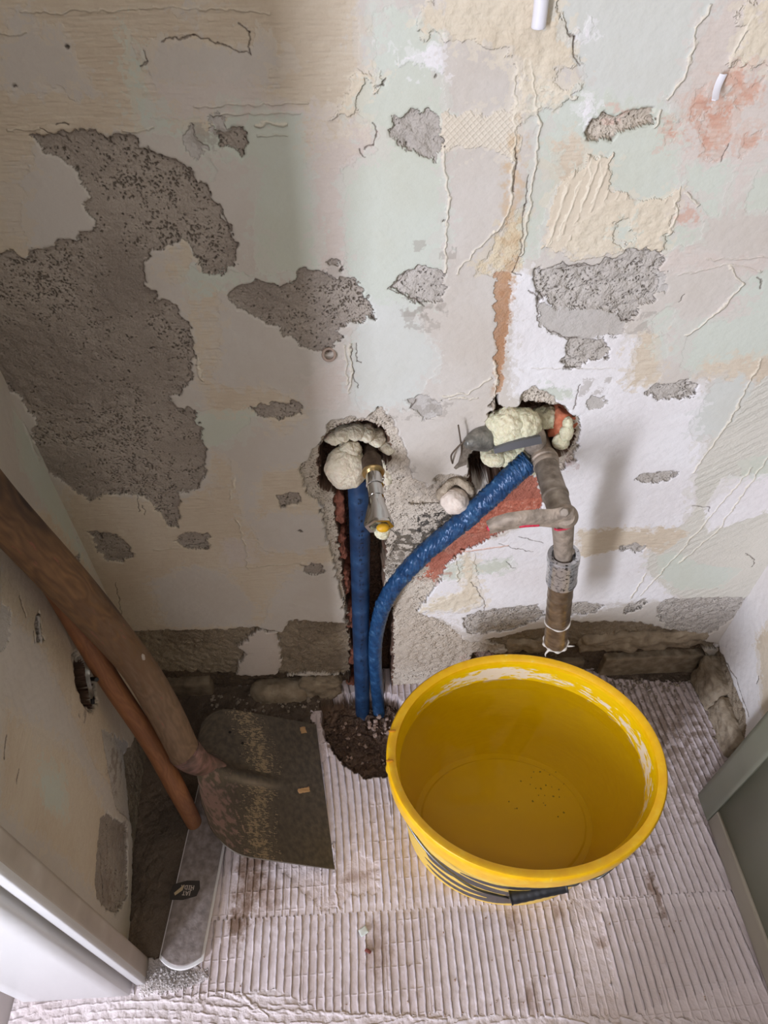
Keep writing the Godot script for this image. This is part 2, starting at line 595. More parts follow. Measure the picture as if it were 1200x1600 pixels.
	func material(rough: float, relief := 1.0) -> StandardMaterial3D:
		var t := textures()
		var m := StandardMaterial3D.new()
		m.albedo_texture = t[0]
		m.roughness = rough
		m.heightmap_enabled = true
		m.heightmap_texture = t[1]
		m.heightmap_scale = 0.7 * relief
		m.texture_repeat = false
		return m
	# real relief: the surface moved along its normal by its height, step in texels
	func mesh(sx: int, sy: int) -> ArrayMesh:
		var cols := w / sx
		var rows := h / sy
		var hm := PackedFloat32Array()
		hm.resize(cols * rows)
		for r in rows:
			for c in cols:
				var s := 0.0
				var cnt := 0
				for dy in range(0, sy, maxi(1, sy / 2)):
					for dx in range(0, sx, maxi(1, sx / 2)):
						s += hgt[(r * sy + dy) * w + c * sx + dx]
						cnt += 1
				hm[r * cols + c] = s / cnt * 0.001
		var vv := PackedVector3Array()
		var nn := PackedVector3Array()
		var uv := PackedVector2Array()
		var idx := PackedInt32Array()
		vv.resize(cols * rows)
		nn.resize(cols * rows)
		uv.resize(cols * rows)
		idx.resize((cols - 1) * (rows - 1) * 6)
		var dx2 := 2.0 * sx / ppm
		var dy2 := 2.0 * sy / ppm
		var k := 0
		for r in rows:
			for c in cols:
				var i := r * cols + c
				var x := (c + 0.5) * sx
				var y := (r + 0.5) * sy
				vv[i] = o + u * (x / ppm) + v * (y / ppm) + n * hm[i]
				var gx := (hm[r * cols + mini(c + 1, cols - 1)] - hm[r * cols + maxi(c - 1, 0)]) / dx2
				var gy := (hm[mini(r + 1, rows - 1) * cols + c] - hm[maxi(r - 1, 0) * cols + c]) / dy2
				nn[i] = (n - u * gx - v * gy).normalized()
				uv[i] = Vector2(x / w, y / h)
				if r < rows - 1 and c < cols - 1:
					idx[k] = i
					idx[k + 1] = i + 1
					idx[k + 2] = i + cols
					idx[k + 3] = i + 1
					idx[k + 4] = i + cols + 1
					idx[k + 5] = i + cols
					k += 6
		return host.array_mesh(vv, nn, uv, idx)

# floor ribs: how far they are pushed sideways, and how high they stand (mm on the floor's own grid)
const FX := -0.46
const FZ := -0.04
func rib_shift(mx: float, my: float) -> float:
	var x := mx * 0.001 + FX
	var z := my * 0.001 + FZ
	var s := 0.0
	if z < 0.30 and x < 0.03:                       # swept round the pit
		var k := (0.30 - z)
		s += k * k * 330.0
	if x > 0.22:
		s -= (z - 0.2) * 60.0 * (x - 0.22) / 0.2
	if z > 0.335:
		s += 4.3
	return s
func rib_amp(mx: float, my: float) -> float:
	var x := mx * 0.001 + FX
	var z := my * 0.001 + FZ
	var a := 1.0
	if absf(z - 0.332 - x * 0.03) < 0.006:
		a = 0.45
	if z > 0.46 + 0.02 * sin(x * 9.0):
		a = 0.2
	if x < -0.16 and z > 0.28 and z < 0.33:
		a *= 0.5
	return a

func _ready() -> void:
	rng.seed = 20240
	var p := deg_to_rad(PITCH)
	var yw := deg_to_rad(YAW)
	fw = Vector3(sin(yw) * cos(p), -sin(p), -cos(yw) * cos(p))
	rt = Vector3(cos(yw), 0, sin(yw))
	up = rt.cross(fw)
	# ---- camera, sky, light, exposure
	var cam := Camera3D.new()
	cam.name = "camera"
	add_child(cam)
	cam.transform = Transform3D(Basis(rt, up, -fw), CAM)
	cam.fov = rad_to_deg(2.0 * atan(800.0 / FPX))
	cam.near = 0.02
	cam.current = true
	var env := Environment.new()
	env.tonemap_mode = Environment.TONE_MAPPER_LINEAR
	env.tonemap_exposure = 1.0
	env.background_mode = Environment.BG_COLOR
	env.background_color = rgb(205, 220, 240)
	env.background_energy_multiplier = 1.5
	env.sdfgi_enabled = true
	env.ssao_enabled = true
	env.ssil_enabled = true
	var we := WorldEnvironment.new()
	we.name = "surroundings"
	we.environment = env
	add_child(we)
	area_light("window_daylight", Vector3(-1.67, 0.94, 2.36), Vector3(0, 0, -1), Vector2(0.34, 1.52), rgb(229, 234, 252), 10.6)
	area_light("added_fill_light", Vector3(0.3, 2.3, 1.5), Vector3(0, -1, 0), Vector2(0.9, 0.7), rgb(250, 246, 250), 0.38)  # added fill light, the hall has no known lamp here

	n_low = noise_tile(0.012, 3, 11)
	n_mid = noise_tile(0.035, 4, 23)
	n_fine = noise_tile(0.16, 3, 37)

	build_hall()
	build_back_wall()
	build_side_walls()
	build_floor()
	build_pipework()
	build_bucket()
	build_tools()
	build_crumbs()

func area_light(called: String, where: Vector3, towards: Vector3, size: Vector2, c: Color, e: float) -> void:
	var l := AreaLight3D.new()
	l.name = called
	l.area_size = size
	l.light_color = c
	l.light_energy = e
	l.area_range = 12.0
	l.area_attenuation = 2.0
	l.shadow_enabled = true
	add_child(l)
	l.position = where
	l.look_at_from_position(where, where + towards, Vector3.UP if absf(towards.y) < 0.9 else Vector3.FORWARD)

func box_part(called: String, lo: Vector3, hi: Vector3, m: Material, parent: Node3D, bev := 0.002) -> MeshInstance3D:
	return part(called, bevel_box((lo + hi) * 0.5, (hi - lo) * 0.5, bev), m, parent)
func slab(called: String, lo: Vector3, hi: Vector3, m: Material, label: String, category: String) -> MeshInstance3D:
	var o := part(called, bevel_box((lo + hi) * 0.5, (hi - lo) * 0.5, 0.003), m)
	tag(o, label, category, "", "structure")
	return o

const XL := -0.350     # left wall at the back corner
const XLF := -0.328    # left wall where it meets the door casing
const XR := 0.575
const ZJ := 0.376      # back of the door casing
func build_hall() -> void:
	var warm := mat(rgb(206, 205, 203), 0.9)
	slab("ceiling", Vector3(-2.3, 2.4, -0.2), Vector3(1.9, 2.5, 2.6), mat(rgb(225, 220, 212), 0.9), "plain white ceiling above the niche and the hall in front of it", "ceiling")
	slab("wall_left_1", Vector3(-2.3, -0.1, 0.345), Vector3(-2.2, 2.4, 2.5), warm, "plain wall at the far left of the hall outside the doorway", "wall")
	slab("wall_right_1", Vector3(1.8, -0.1, 0.38), Vector3(1.9, 2.4, 2.5), warm, "plain wall at the far right of the hall outside the doorway", "wall")
	slab("wall_front_1", Vector3(-2.2, -0.1, 0.33), Vector3(-0.352, 2.4, 0.375), warm, "hall wall to the left of the white door casing", "wall")
	slab("wall_front_2", Vector3(0.58, -0.1, 0.42), Vector3(1.8, 2.4, 0.5), warm, "hall wall to the right of the grey green door leaf", "wall")
	# the hall's outer wall with its tall window
	var ow := thing("wall_back_1", "outer wall of the hall with a tall narrow window in it", "wall", Vector3.ZERO, "", "structure")
	box_part("wall_piece", Vector3(-2.2, -0.1, 2.4), Vector3(-1.87, 2.4, 2.5), warm, ow)
	box_part("wall_piece", Vector3(-1.47, -0.1, 2.4), Vector3(1.8, 2.4, 2.5), warm, ow)
	box_part("wall_piece", Vector3(-1.87, -0.1, 2.4), Vector3(-1.47, 0.12, 2.5), warm, ow)
	box_part("wall_piece", Vector3(-1.87, 1.76, 2.4), Vector3(-1.47, 2.4, 2.5), warm, ow)
	var win := thing("window_1", "tall narrow window with a white frame in the hall's outer wall", "window", Vector3(-1.67, 0.12, 2.45), "", "structure")
	var wf := mat(rgb(235, 233, 228), 0.4)
	for s: float in [-1.0, 1.0]:
		box_part("window_frame", Vector3(-1.67 + s * 0.185 - 0.015, 0.12, 2.43), Vector3(-1.67 + s * 0.185 + 0.015, 1.76, 2.47), wf, win)
	for y: float in [0.135, 1.745]:
		box_part("window_frame", Vector3(-1.855, y - 0.015, 2.43), Vector3(-1.485, y + 0.015, 2.47), wf, win)
	var glass := mat(Color(0.95, 0.98, 1.0, 0.08), 0.02)
	glass.transparency = BaseMaterial3D.TRANSPARENCY_ALPHA
	box_part("window_pane", Vector3(-1.84, 0.15, 2.448), Vector3(-1.50, 1.73, 2.452), glass, win, 0.0005)
	var fill_lampm := mat(rgb(250, 246, 238), 0.5)
	fill_lampm.emission_enabled = true
	fill_lampm.emission = rgb(255, 240, 220)
	fill_lampm.emission_energy_multiplier = 1.0
	var cl := part("added_ceiling_lamp", bevel_box(Vector3(0.3, 2.36, 1.5), Vector3(0.45, 0.04, 0.35), 0.01), fill_lampm)  # added unseen lamp body to go with the fill light
	tag(cl, "added unseen ceiling lamp in the hall, put in for fill light", "lamp")
	# hall floor
	slab("floor_1", Vector3(-2.2, -0.1, 0.56), Vector3(1.8, -0.002, 2.4), mat(rgb(176, 164, 152), 0.85), "hall floor in front of the doorway", "floor")
	slab("floor_2", Vector3(-2.2, -0.1, 0.375), Vector3(-0.46, -0.002, 0.56), mat(rgb(220, 206, 203), 0.85), "hall floor beside the foot of the white door casing", "floor")
	slab("floor_3", Vector3(0.6, -0.1, 0.30), Vector3(1.8, -0.002, 0.56), mat(rgb(176, 164, 152), 0.85), "hall floor behind the grey green door leaf", "floor")
	# door casing on the left: jamb, narrow bright bead, wide board
	var paint := mat(rgb(226, 224, 222), 0.42)
	paint.heightmap_enabled = true
	paint.uv1_triplanar = true
	paint.uv1_world_triplanar = true
	paint.uv1_scale = Vector3.ONE * 6.0
	paint.heightmap_scale = 0.03
	paint.heightmap_texture = ntex(0.02, 3, 5)
	var jambp := mottle([[0.0, rgb(176, 164, 148)], [0.6, rgb(192, 180, 166)], [1.0, rgb(205, 196, 184)]], 5.0, 0.012, 0.6, 0.0, 0.03, 4)
	var dc := thing("trim_1", "white painted door casing with a stepped moulding at the lower left", "door casing", Vector3(-0.36, 0, 0.39), "", "structure")
	box_part("jamb_board", Vector3(-0.352, 0.004, 0.375), Vector3(-0.2945, 2.4, 0.400), jambp, dc, 0.003)
	box_part("bead", Vector3(-0.3085, 0.004, 0.385), Vector3(-0.295, 2.4, 0.405), paint, dc, 0.002)
	box_part("face_board", Vector3(-0.447, 0.002, 0.372), Vector3(-0.3125, 2.4, 0.416), paint, dc, 0.003)
	# added unseen low block in place of the viewer's body, shades the right floor
	slab("added_wall_front_3", Vector3(-0.15, -0.002, 0.86), Vector3(0.50, 0.42, 0.98), warm, "added unseen partition in the hall, shading the floor in place of the viewer", "partition")
	# grey green door leaf standing open along the right wall
	var leafm := mottle([[0.0, rgb(122, 124, 106)], [0.5, rgb(130, 131, 114)], [1.0, rgb(138, 138, 121)]], 2.0, 0.01, 0.22, 0.0, 0.01, 8)
	var leafm2 := mottle([[0.0, rgb(146, 138, 122)], [1.0, rgb(158, 150, 134)]], 2.0, 0.01, 0.35, 0.0, 0.01, 9)
	var dr := thing("door_1", "glossy grey green door leaf standing open at the right edge", "door", Vector3(0.515, 0, 0.41), "", "structure")
	box_part("leaf", Vector3(0.497, 0.006, 0.206), Vector3(0.531, 1.95, 0.86), leafm, dr, 0.003)
	box_part("edge_stile", Vector3(0.4945, 0.006, 0.205), Vector3(0.5, 1.95, 0.245), leafm, dr, 0.002)
	box_part("bottom_rail", Vector3(0.4945, 0.006, 0.2455), Vector3(0.5, 0.05, 0.86), leafm2, dr, 0.002)

# ---------------------------------------------------------------- the stripped wall
func build_back_wall() -> void:
	var s := Surf.new(self, Vector3(-0.375, 0.985, 0), Vector3(1, 0, 0), Vector3(0, -1, 0), Vector2(0.985, 1.075), 1860.0, LILAC)
	wall_layers(s)
	s.bake()
	wall_marks(s)
	var w := part("wall_back", s.mesh(3, 3), s.material(0.88))
	tag(w, "stripped niche wall with flaking cream and mint paint over grey plaster", "wall", "", "structure")
	var core := mat(rgb(190, 176, 160), 0.95)
	box_part("masonry", Vector3(-0.48, -0.1, -0.2), Vector3(0.72, 0.985, -0.072), core, w)
	box_part("masonry", Vector3(-0.48, 0.985, -0.2), Vector3(0.72, 2.4, 0.0), mat(rgb(208, 196, 180), 0.9), w)
	# bricks laid bare
	var red := mottle([[0.0, rgb(150, 78, 58)], [0.5, rgb(184, 106, 82)], [0.72, rgb(196, 126, 102)], [0.86, rgb(210, 164, 144)], [1.0, rgb(228, 206, 192)]], 20.0, 0.02, 0.95, 0.0, 0.16, 61)
	var dull := mottle([[0.0, rgb(104, 62, 48)], [0.6, rgb(146, 88, 68)], [1.0, rgb(176, 134, 112)]], 12.0, 0.02, 0.95, 0.0, 0.2, 63)
	var orange := mottle([[0.0, rgb(160, 84, 56)], [0.6, rgb(192, 110, 78)], [1.0, rgb(212, 150, 118)]], 12.0, 0.02, 0.95, 0.0, 0.12, 62)
	var tilt := Basis(Vector3(0, 0, 1), 0.12)
	part("brick", rough_box(onz(795, 782, -0.032), Vector3(0.062, 0.030, 0.029), Basis(Vector3(0, 0, 1), 0.06), 0.005, 0.0028, 60.0, 1, 14), red, w)
	part("brick", rough_box(onz(716, 858, -0.034), Vector3(0.055, 0.024, 0.028), tilt, 0.005, 0.003, 60.0, 2, 14), red, w)
	part("brick", rough_box(onz(877, 655, -0.022), Vector3(0.014, 0.017, 0.016), Basis(Vector3(0, 0, 1), -0.25), 0.003, 0.002, 120.0, 3, 10), orange, w)
	var edge := [550, 550, 545, 538, 530, 525]
	for k in 6:                                     # the ends of bricks down the left side of the pipe chase
		part("brick", rough_box(onz(edge[k], 1062.0 - k * 57.0, -0.034), Vector3(0.009, 0.027, 0.024), Basis(Vector3(0, 1, 0), 0.1 * (k % 3 - 1)), 0.005, 0.007, 90.0, 10 + k, 14), dull, w)
	# rough stones and mortar lumps along the foot of the wall
	var stone := mottle([[0.0, rgb(104, 90, 74)], [0.5, rgb(138, 122, 102)], [1.0, rgb(168, 152, 130)]], 6.0, 0.02, 0.95, 0.0, 0.2, 64)
	var stone2 := mottle([[0.0, rgb(120, 104, 84)], [0.5, rgb(150, 134, 112)], [1.0, rgb(182, 166, 142)]], 8.0, 0.02, 0.95, 0.0, 0.2, 65)
	part("foot_stone", rough_box(onz(292, 1074, -0.020), Vector3(0.046, 0.035, 0.016), Basis.IDENTITY, 0.004, 0.003, 40.0, 21, 16), stone, w)
	part("foot_stone", rough_box(onz(440, 1081, -0.006), Vector3(0.050, 0.026, 0.022), Basis.IDENTITY, 0.020, 0.005, 40.0, 22, 22), stone2, w)
	part("foot_stone", rough_box(onz(502, 1072, -0.010), Vector3(0.034, 0.036, 0.018), Basis.IDENTITY, 0.010, 0.008, 50.0, 23, 20), stone2, w)
	part("foot_stone", rough_box(onz(1012, 1036, -0.020), Vector3(0.086, 0.040, 0.014), Basis.IDENTITY, 0.003, 0.002, 40.0, 24, 18), stone2, w)
	part("foot_stone", rough_box(onz(860, 1046, -0.024), Vector3(0.05, 0.045, 0.014), Basis.IDENTITY, 0.005, 0.003, 40.0, 25, 16), stone, w)
	part("foot_stone", rough_box(onz(1000, 996, -0.012), Vector3(0.104, 0.022, 0.014), Basis(Vector3(0, 0, 1), 0.03), 0.012, 0.010, 36.0, 26, 34), stone2, w)
	part("foot_stone", rough_box(onz(836, 1003, -0.012), Vector3(0.052, 0.016, 0.012), Basis(Vector3(0, 0, 1), -0.02), 0.010, 0.008, 44.0, 27, 24), stone2, w)
	# wall plug with its hole, standing proud of the grey patch
	var plug := lathe([[0.0, 0.0045], [0.0, 0.0075], [0.7, 0.0075], [1.0, 0.0068], [1.0, 0.0048], [0.3, 0.0044], [0.3, 0.0]], onz(514, 553, -0.006), onz(514, 553, 0.003) + Vector3(0, -0.001, 0), 24)
	part("wall_plug", plug, mat(rgb(168, 146, 130), 0.8), w)
	# cable conduit end, and a bent plastic strip
	var pvc := mat(rgb(232, 229, 232), 0.45)
	var cd := part("cable_conduit", tube([onz(848, -30, 0.006), onz(845, 10, 0.006), onz(841, 44, 0.005)], func(_t, _a): return 0.0052, 10, 14), pvc)
	tag(cd, "white plastic cable conduit ending at the top of the wall chase", "conduit")
	var sp := PackedVector3Array()
	for i in 9:
		var t := i / 8.0
		var c := onz(lerpf(1131, 1118, t) - 3.0 * sin(t * 3.0), lerpf(116, 158, t), 0.004 + 0.012 * t * t)
		for j in 3:
			sp.append(c + Vector3((j - 1) * 0.0024, 0, -absf(j - 1.0) * 0.0015))
	var st := part("plastic_strip", sheet(sp, 9, 3, 0.0012), pvc)
	tag(st, "small white strip peeling from the wall beside orange brick stains", "strip")

func wall_layers(s: Surf) -> void:
	# top left, in the shade
	s.poly(TAN, [-60, -60, 560, -60, 560, 160, 520, 262, 430, 240, 380, 215, 280, 200, 120, 205, -60, 230])
	s.poly(TAN, [-80, 150, 110, 150, 115, 210, 55, 215, 45, 300, 35, 340, 40, 395, -80, 420])
	s.poly(LILAC, [20, 30, 45, 0, 60, 60, 90, 25, 120, 100, 150, 145, 110, 155, 95, 130, 55, 140, 25, 155, 0, 130, 0, 60])
	s.poly(LILAC, [235, 55, 300, 62, 355, 75, 392, 82, 400, 30, 440, 70, 430, 110, 400, 140, 330, 125, 285, 130, 250, 120, 245, 150, 232, 110, 228, 75])
	s.poly(LILAC, [270, 10, 300, 0, 340, -10, 300, 18, 275, 22])
	s.poly(MINT, [190, 30, 205, 60, 218, 100, 228, 150, 240, 165, 260, 190, 290, 212, 220, 205, 205, 150, 196, 100])
	s.poly(PINK, [250, 122, 300, 135, 380, 125, 420, 150, 470, 170, 560, 160, 540, 185, 470, 190, 400, 185, 240, 188, 240, 150])
	s.poly(MINT, [380, 180, 470, 180, 480, 260, 500, 420, 400, 430, 395, 300, 330, 280, 300, 215])
	s.poly(LILAC, [330, 240, 400, 260, 395, 420, 372, 400, 365, 350, 345, 310])
	s.poly(PINK, [485, 190, 530, 240, 540, 320, 535, 440, 500, 440, 490, 330])
	s.poly(LILAC, [40, 270, 65, 235, 110, 260, 125, 290, 140, 310, 135, 330, 150, 350, 100, 380, 75, 395, 40, 385, 35, 330])
	s.poly(TAN, [-60, 345, 30, 348, 40, 372, 42, 400, -60, 405])
	# the pale middle
	s.poly(MINT, [580, 30, 600, 12, 650, 20, 655, 35, 690, 22, 685, 45, 690, 110, 700, 170, 690, 250, 700, 320, 690, 440, 620, 470, 560, 450, 540, 380, 538, 260, 590, 235, 575, 200, 560, 165, 555, 140, 590, 118, 582, 70])
	s.poly(MINT, [540, 400, 690, 400, 690, 470, 620, 500, 590, 560, 560, 600, 545, 560, 560, 480])
	s.poly(CREAM, [520, 185, 560, 100, 592, 118, 598, 128, 588, 140, 575, 120, 560, 165, 545, 180])
	s.poly(PINK, [525, 195, 578, 190, 585, 200, 592, 210, 584, 228, 568, 230, 572, 243, 552, 245, 530, 256, 524, 225])
	s.poly(WHITE, [620, 95, 650, 80, 690, 70, 693, 110, 682, 118, 665, 98, 640, 105])
	s.poly(CREAM, [655, 20, 700, -20, 1010, -60, 900, 0, 876, 20, 890, 50, 897, 78, 905, 100, 870, 110, 864, 132, 912, 138, 905, 152, 842, 172, 815, 190, 800, 170, 808, 120, 800, 85, 740, 65, 695, 60, 690, 45, 660, 60])
	s.poly(LILAC, [695, 62, 740, 65, 800, 85, 810, 130, 790, 160, 760, 178, 700, 172, 692, 130])
	s.poly(HATCH, [692, 174, 760, 180, 812, 170, 812, 240, 800, 255, 770, 230, 720, 228, 690, 236])
	s.poly(LILAC, [690, 240, 720, 230, 770, 232, 795, 255, 798, 320, 780, 350, 735, 400, 700, 430, 690, 430, 700, 320, 692, 280])
	s.poly(SAND, [800, 330, 826, 320, 818, 400, 804, 427, 772, 428, 740, 428, 786, 352])
	s.poly(RUST, [775, 428, 799, 426, 793, 520, 783, 612, 770, 614, 769, 520])
	# upper right
	s.poly(PALE, [872, -60, 1160, -60, 1120, 0, 1095, 25, 1085, 60, 1075, 110, 1060, 130, 1040, 155, 990, 160, 915, 145, 910, 105, 893, 60, 875, 20])
	s.poly(WHITE, [895, 62, 925, 27, 930, 45, 920, 55, 900, 66])
	s.poly(MINT, [838, 180, 910, 145, 1040, 155, 1070, 200, 1060, 280, 1050, 312, 1000, 312, 980, 300, 950, 290, 950, 245, 920, 250, 870, 285, 850, 330, 840, 405, 812, 410, 822, 320, 842, 240])
	s.poly(TAN, [862, 220, 910, 215, 918, 240, 880, 280, 865, 275])
	s.poly(PINK, [1118, 0, 1260, -40, 1260, 200, 1200, 230, 1150, 265, 1082, 260, 1060, 290, 1063, 230, 1070, 165, 1040, 155, 1060, 130, 1076, 100, 1085, 50, 1098, 22])
	s.poly(CREAM, [1150, 20, 1260, -40, 1260, 130, 1200, 110, 1170, 95, 1140, 100, 1165, 50])
	s.poly(ORANGE, [1082, 142, 1105, 128, 1112, 175, 1080, 182])
	s.poly(ORANGE, [1134, 106, 1168, 95, 1162, 132, 1138, 126])
	s.poly(ORANGE, [1150, 135, 1190, 120, 1186, 155, 1155, 166, 1130, 150])
	s.poly(ORANGE, [1098, 182, 1140, 168, 1146, 210, 1120, 252, 1098, 242])
	s.poly(ORANGE, [1165, 210, 1190, 203, 1180, 246, 1158, 240])
	s.poly(ORANGE, [1038, 190, 1058, 185, 1055, 225, 1040, 235])
	s.poly(MORTAR, [912, 190, 920, 184, 960, 180, 990, 171, 1024, 168, 1020, 188, 1000, 199, 970, 209, 932, 222, 918, 216])
	s.poly(WHITE, [908, 158, 932, 160, 926, 182, 914, 200, 908, 180])
	s.poly(COMB, [868, 296, 880, 280, 925, 245, 955, 242, 950, 295, 980, 300, 990, 312, 1040, 312, 1055, 300, 1066, 288, 1060, 320, 1050, 360, 1040, 385, 1010, 395, 975, 386, 940, 402, 900, 404, 852, 384, 862, 340])
	s.poly(CREAM, [950, 312, 1040, 312, 1050, 340, 1040, 385, 1010, 395, 975, 386, 930, 402, 880, 398, 900, 350])
	s.poly(MINT, [962, 345, 980, 340, 990, 372, 975, 386, 960, 380])
	s.poly(PINK, [1056, 320, 1075, 300, 1092, 300, 1092, 330, 1108, 336, 1100, 350, 1060, 360, 1050, 355])
	s.poly(MINT, [1040, 367, 1060, 358, 1100, 346, 1095, 370, 1080, 380, 1040, 387])
	s.poly(MINT, [1072, 258, 1150, 262, 1135, 290, 1125, 335, 1110, 335, 1094, 325, 1092, 300, 1075, 297])
	s.poly(LILAC, [1170, 240, 1260, 180, 1260, 420, 1190, 420, 1100, 400, 1095, 362, 1125, 336, 1140, 290, 1160, 270])
	s.poly(PINK, [1150, 265, 1190, 215, 1205, 240, 1150, 310, 1130, 320])
	s.poly(MINT, [1166, 312, 1185, 266, 1260, 240, 1260, 320, 1166, 328])
	# right, between the courses
	s.poly(WHITE, [800, 430, 840, 425, 870, 480, 1000, 530, 1010, 600, 1090, 600, 1110, 620, 1085, 700, 900, 700, 890, 650, 800, 620])
	s.poly(LILAC, [700, 440, 770, 430, 775, 600, 760, 640, 690, 650, 640, 560, 690, 500])
	s.poly(PINK, [1030, 392, 1090, 385, 1130, 400, 1260, 405, 1260, 425, 1160, 432, 1140, 412, 1080, 425, 1030, 428])
	s.poly(LILAC, [1035, 430, 1100, 422, 1143, 411, 1160, 445, 1140, 470, 1120, 490, 1100, 505, 1070, 525, 1070, 570, 1032, 590, 1025, 560, 1030, 500])
	s.poly(MINT, [1160, 446, 1175, 425, 1260, 410, 1260, 560, 1130, 580, 1100, 582, 1065, 575, 1070, 540, 1075, 520, 1100, 505, 1130, 482])
	s.poly(PINK, [1120, 482, 1152, 463, 1166, 480, 1155, 500, 1110, 504])
	s.poly(TAN, [990, 552, 1000, 522, 1030, 520, 1030, 540, 1035, 592, 1000, 602, 978, 612, 984, 580])
	s.poly(MINT, [1022, 525, 1040, 525, 1042, 545, 1040, 560, 1030, 565, 1020, 550])
	s.poly(MINT, [1035, 480, 1056, 480, 1045, 520, 1022, 522, 1018, 500])
	s.poly(TAN, [1100, 570, 1200, 555, 1260, 550, 1260, 590, 1130, 592, 1090, 590])
	s.poly(PALE, [1110, 600, 1160, 590, 1185, 600, 1150, 650, 1120, 685, 1085, 690, 1078, 672, 1095, 640])
	s.poly(DIAG, [1112, 690, 1150, 650, 1190, 590, 1260, 560, 1260, 960, 1165, 940, 1100, 942, 1040, 922, 1015, 902, 1010, 870, 1050, 830, 1076, 815, 1092, 780, 1085, 742, 1100, 705])
	s.poly(WHITE, [880, 700, 1000, 680, 1105, 692, 1085, 752, 1085, 790, 1060, 825, 1015, 860, 1008, 890, 1045, 922, 1060, 940, 990, 940, 900, 965, 850, 985, 760, 1000, 720, 985, 690, 965, 640, 960, 680, 910, 690, 880, 720, 860, 790, 835, 830, 810, 860, 770])
	s.poly(WHITE, [1130, 745, 1220, 735, 1230, 790, 1105, 832, 1098, 800])
	s.poly(MINT, [1025, 870, 1060, 860, 1090, 880, 1160, 890, 1130, 918, 1060, 922, 1030, 902])
	s.poly(MINT, [1150, 720, 1230, 700, 1230, 738, 1160, 742])
	s.poly(TAN, [900, 832, 950, 822, 1000, 825, 1060, 824, 1080, 832, 1030, 866, 1000, 850, 905, 872])
	s.poly(MINT, [820, 612, 860, 605, 895, 610, 890, 625, 860, 622])
	# middle and lower left
	s.poly(TAN, [310, 590, 360, 605, 400, 600, 460, 622, 480, 650, 440, 680, 400, 640, 330, 650])
	s.poly(PINK, [470, 612, 500, 570, 535, 552, 545, 610, 530, 640, 480, 640])
	s.poly(MINT, [290, 420, 345, 418, 400, 432, 345, 448, 335, 470, 300, 480])
	s.poly(TAN, [270, 390, 290, 372, 300, 400, 285, 440, 262, 440, 255, 410])
	s.poly(TAN, [295, 470, 340, 455, 345, 540, 330, 600, 310, 590, 305, 530])
	s.poly(MINT, [305, 640, 340, 640, 400, 640, 390, 660, 330, 700, 315, 690])
	s.poly(TAN, [410, 735, 470, 730, 500, 800, 530, 850, 500, 870, 420, 870, 400, 800])
	s.poly(TAN, [100, 760, 260, 790, 330, 760, 340, 900, 380, 985, 170, 985, 90, 860])
	s.poly(TAN, [330, 700, 360, 720, 380, 820, 540, 860, 530, 880, 440, 940, 400, 985, 340, 980])
	s.poly(LILAC, [390, 820, 420, 800, 500, 805, 515, 850, 470, 865, 410, 860])
	s.poly(LILAC, [450, 900, 480, 880, 520, 878, 540, 960, 455, 985, 415, 985, 420, 940])
	s.poly(LILAC, [235, 905, 300, 880, 360, 900, 400, 950, 395, 980, 260, 980])
	s.poly(PINK, [350, 840, 390, 840, 400, 880, 355, 890])
	s.poly(PALE, [560, 470, 640, 480, 690, 560, 640, 640, 560, 640, 545, 600])
	# bare grey plaster
	s.poly(PLASTER, [52, 218, 70, 208, 115, 212, 118, 205, 150, 208, 205, 208, 215, 228, 240, 235, 290, 260, 320, 290, 340, 320, 345, 345, 360, 350, 370, 390, 365, 415, 345, 428, 315, 425, 305, 395, 290, 370, 285, 368, 270, 380, 232, 395, 222, 425, 225, 440, 242, 460, 244, 472, 262, 470, 290, 500, 303, 545, 300, 590, 280, 615, 262, 628, 300, 640, 310, 665, 322, 700, 318, 740, 308, 765, 275, 770, 283, 790, 275, 825, 262, 820, 240, 790, 225, 775, 190, 770, 160, 775, 140, 785, 100, 755, 75, 740, 60, 720, 50, 685, 58, 660, 30, 620, -60, 560, -60, 400, 15, 395, 40, 405, 45, 390, 75, 390, 90, 380, 120, 370, 145, 360, 150, 348, 132, 325, 140, 305, 125, 280, 115, 260, 90, 245, 70, 235])
	s.poly(PLASTER, [362, 460, 370, 448, 400, 442, 432, 443, 435, 450, 455, 440, 468, 422, 500, 423, 520, 433, 555, 435, 567, 455, 580, 480, 585, 497, 540, 505, 530, 520, 533, 535, 505, 550, 480, 545, 450, 525, 420, 505, 385, 490, 365, 480])
	s.poly(ROUGH, [608, 205, 615, 185, 640, 175, 665, 168, 685, 180, 690, 230, 680, 250, 660, 245, 640, 235, 620, 220])
	s.poly(ROUGH, [610, 450, 635, 425, 665, 415, 695, 430, 693, 475, 665, 475, 630, 460])
	s.poly(GREY, [843, 470, 880, 480, 920, 480, 960, 490, 980, 496, 975, 520, 950, 526, 900, 531, 860, 520, 840, 500])
	s.poly(ROUGH, [832, 425, 880, 413, 940, 416, 945, 405, 975, 398, 980, 388, 1032, 390, 1030, 440, 1020, 470, 995, 486, 975, 500, 965, 490, 940, 485, 900, 478, 870, 486, 855, 460, 845, 470, 834, 450])
	s.poly(ROUGH, [890, 526, 940, 531, 955, 545, 945, 560, 920, 560, 910, 575, 888, 578, 875, 565, 885, 550])
	s.poly(ROUGH, [1010, 610, 1025, 601, 1080, 597, 1088, 605, 1080, 620, 1030, 623, 1015, 619])
	s.poly(ROUGH, [992, 748, 1005, 740, 1062, 738, 1040, 752, 1010, 756])
	s.poly(GREY, [918, 628, 930, 618, 948, 624, 940, 641, 920, 641])
	s.poly(GREY, [1028, 425, 1042, 423, 1040, 455, 1028, 455])
	s.poly(PLASTER, [395, 634, 465, 628, 471, 645, 440, 656, 400, 650])
	s.poly(PLASTER, [140, 830, 180, 835, 210, 865, 190, 880, 165, 875, 150, 855])
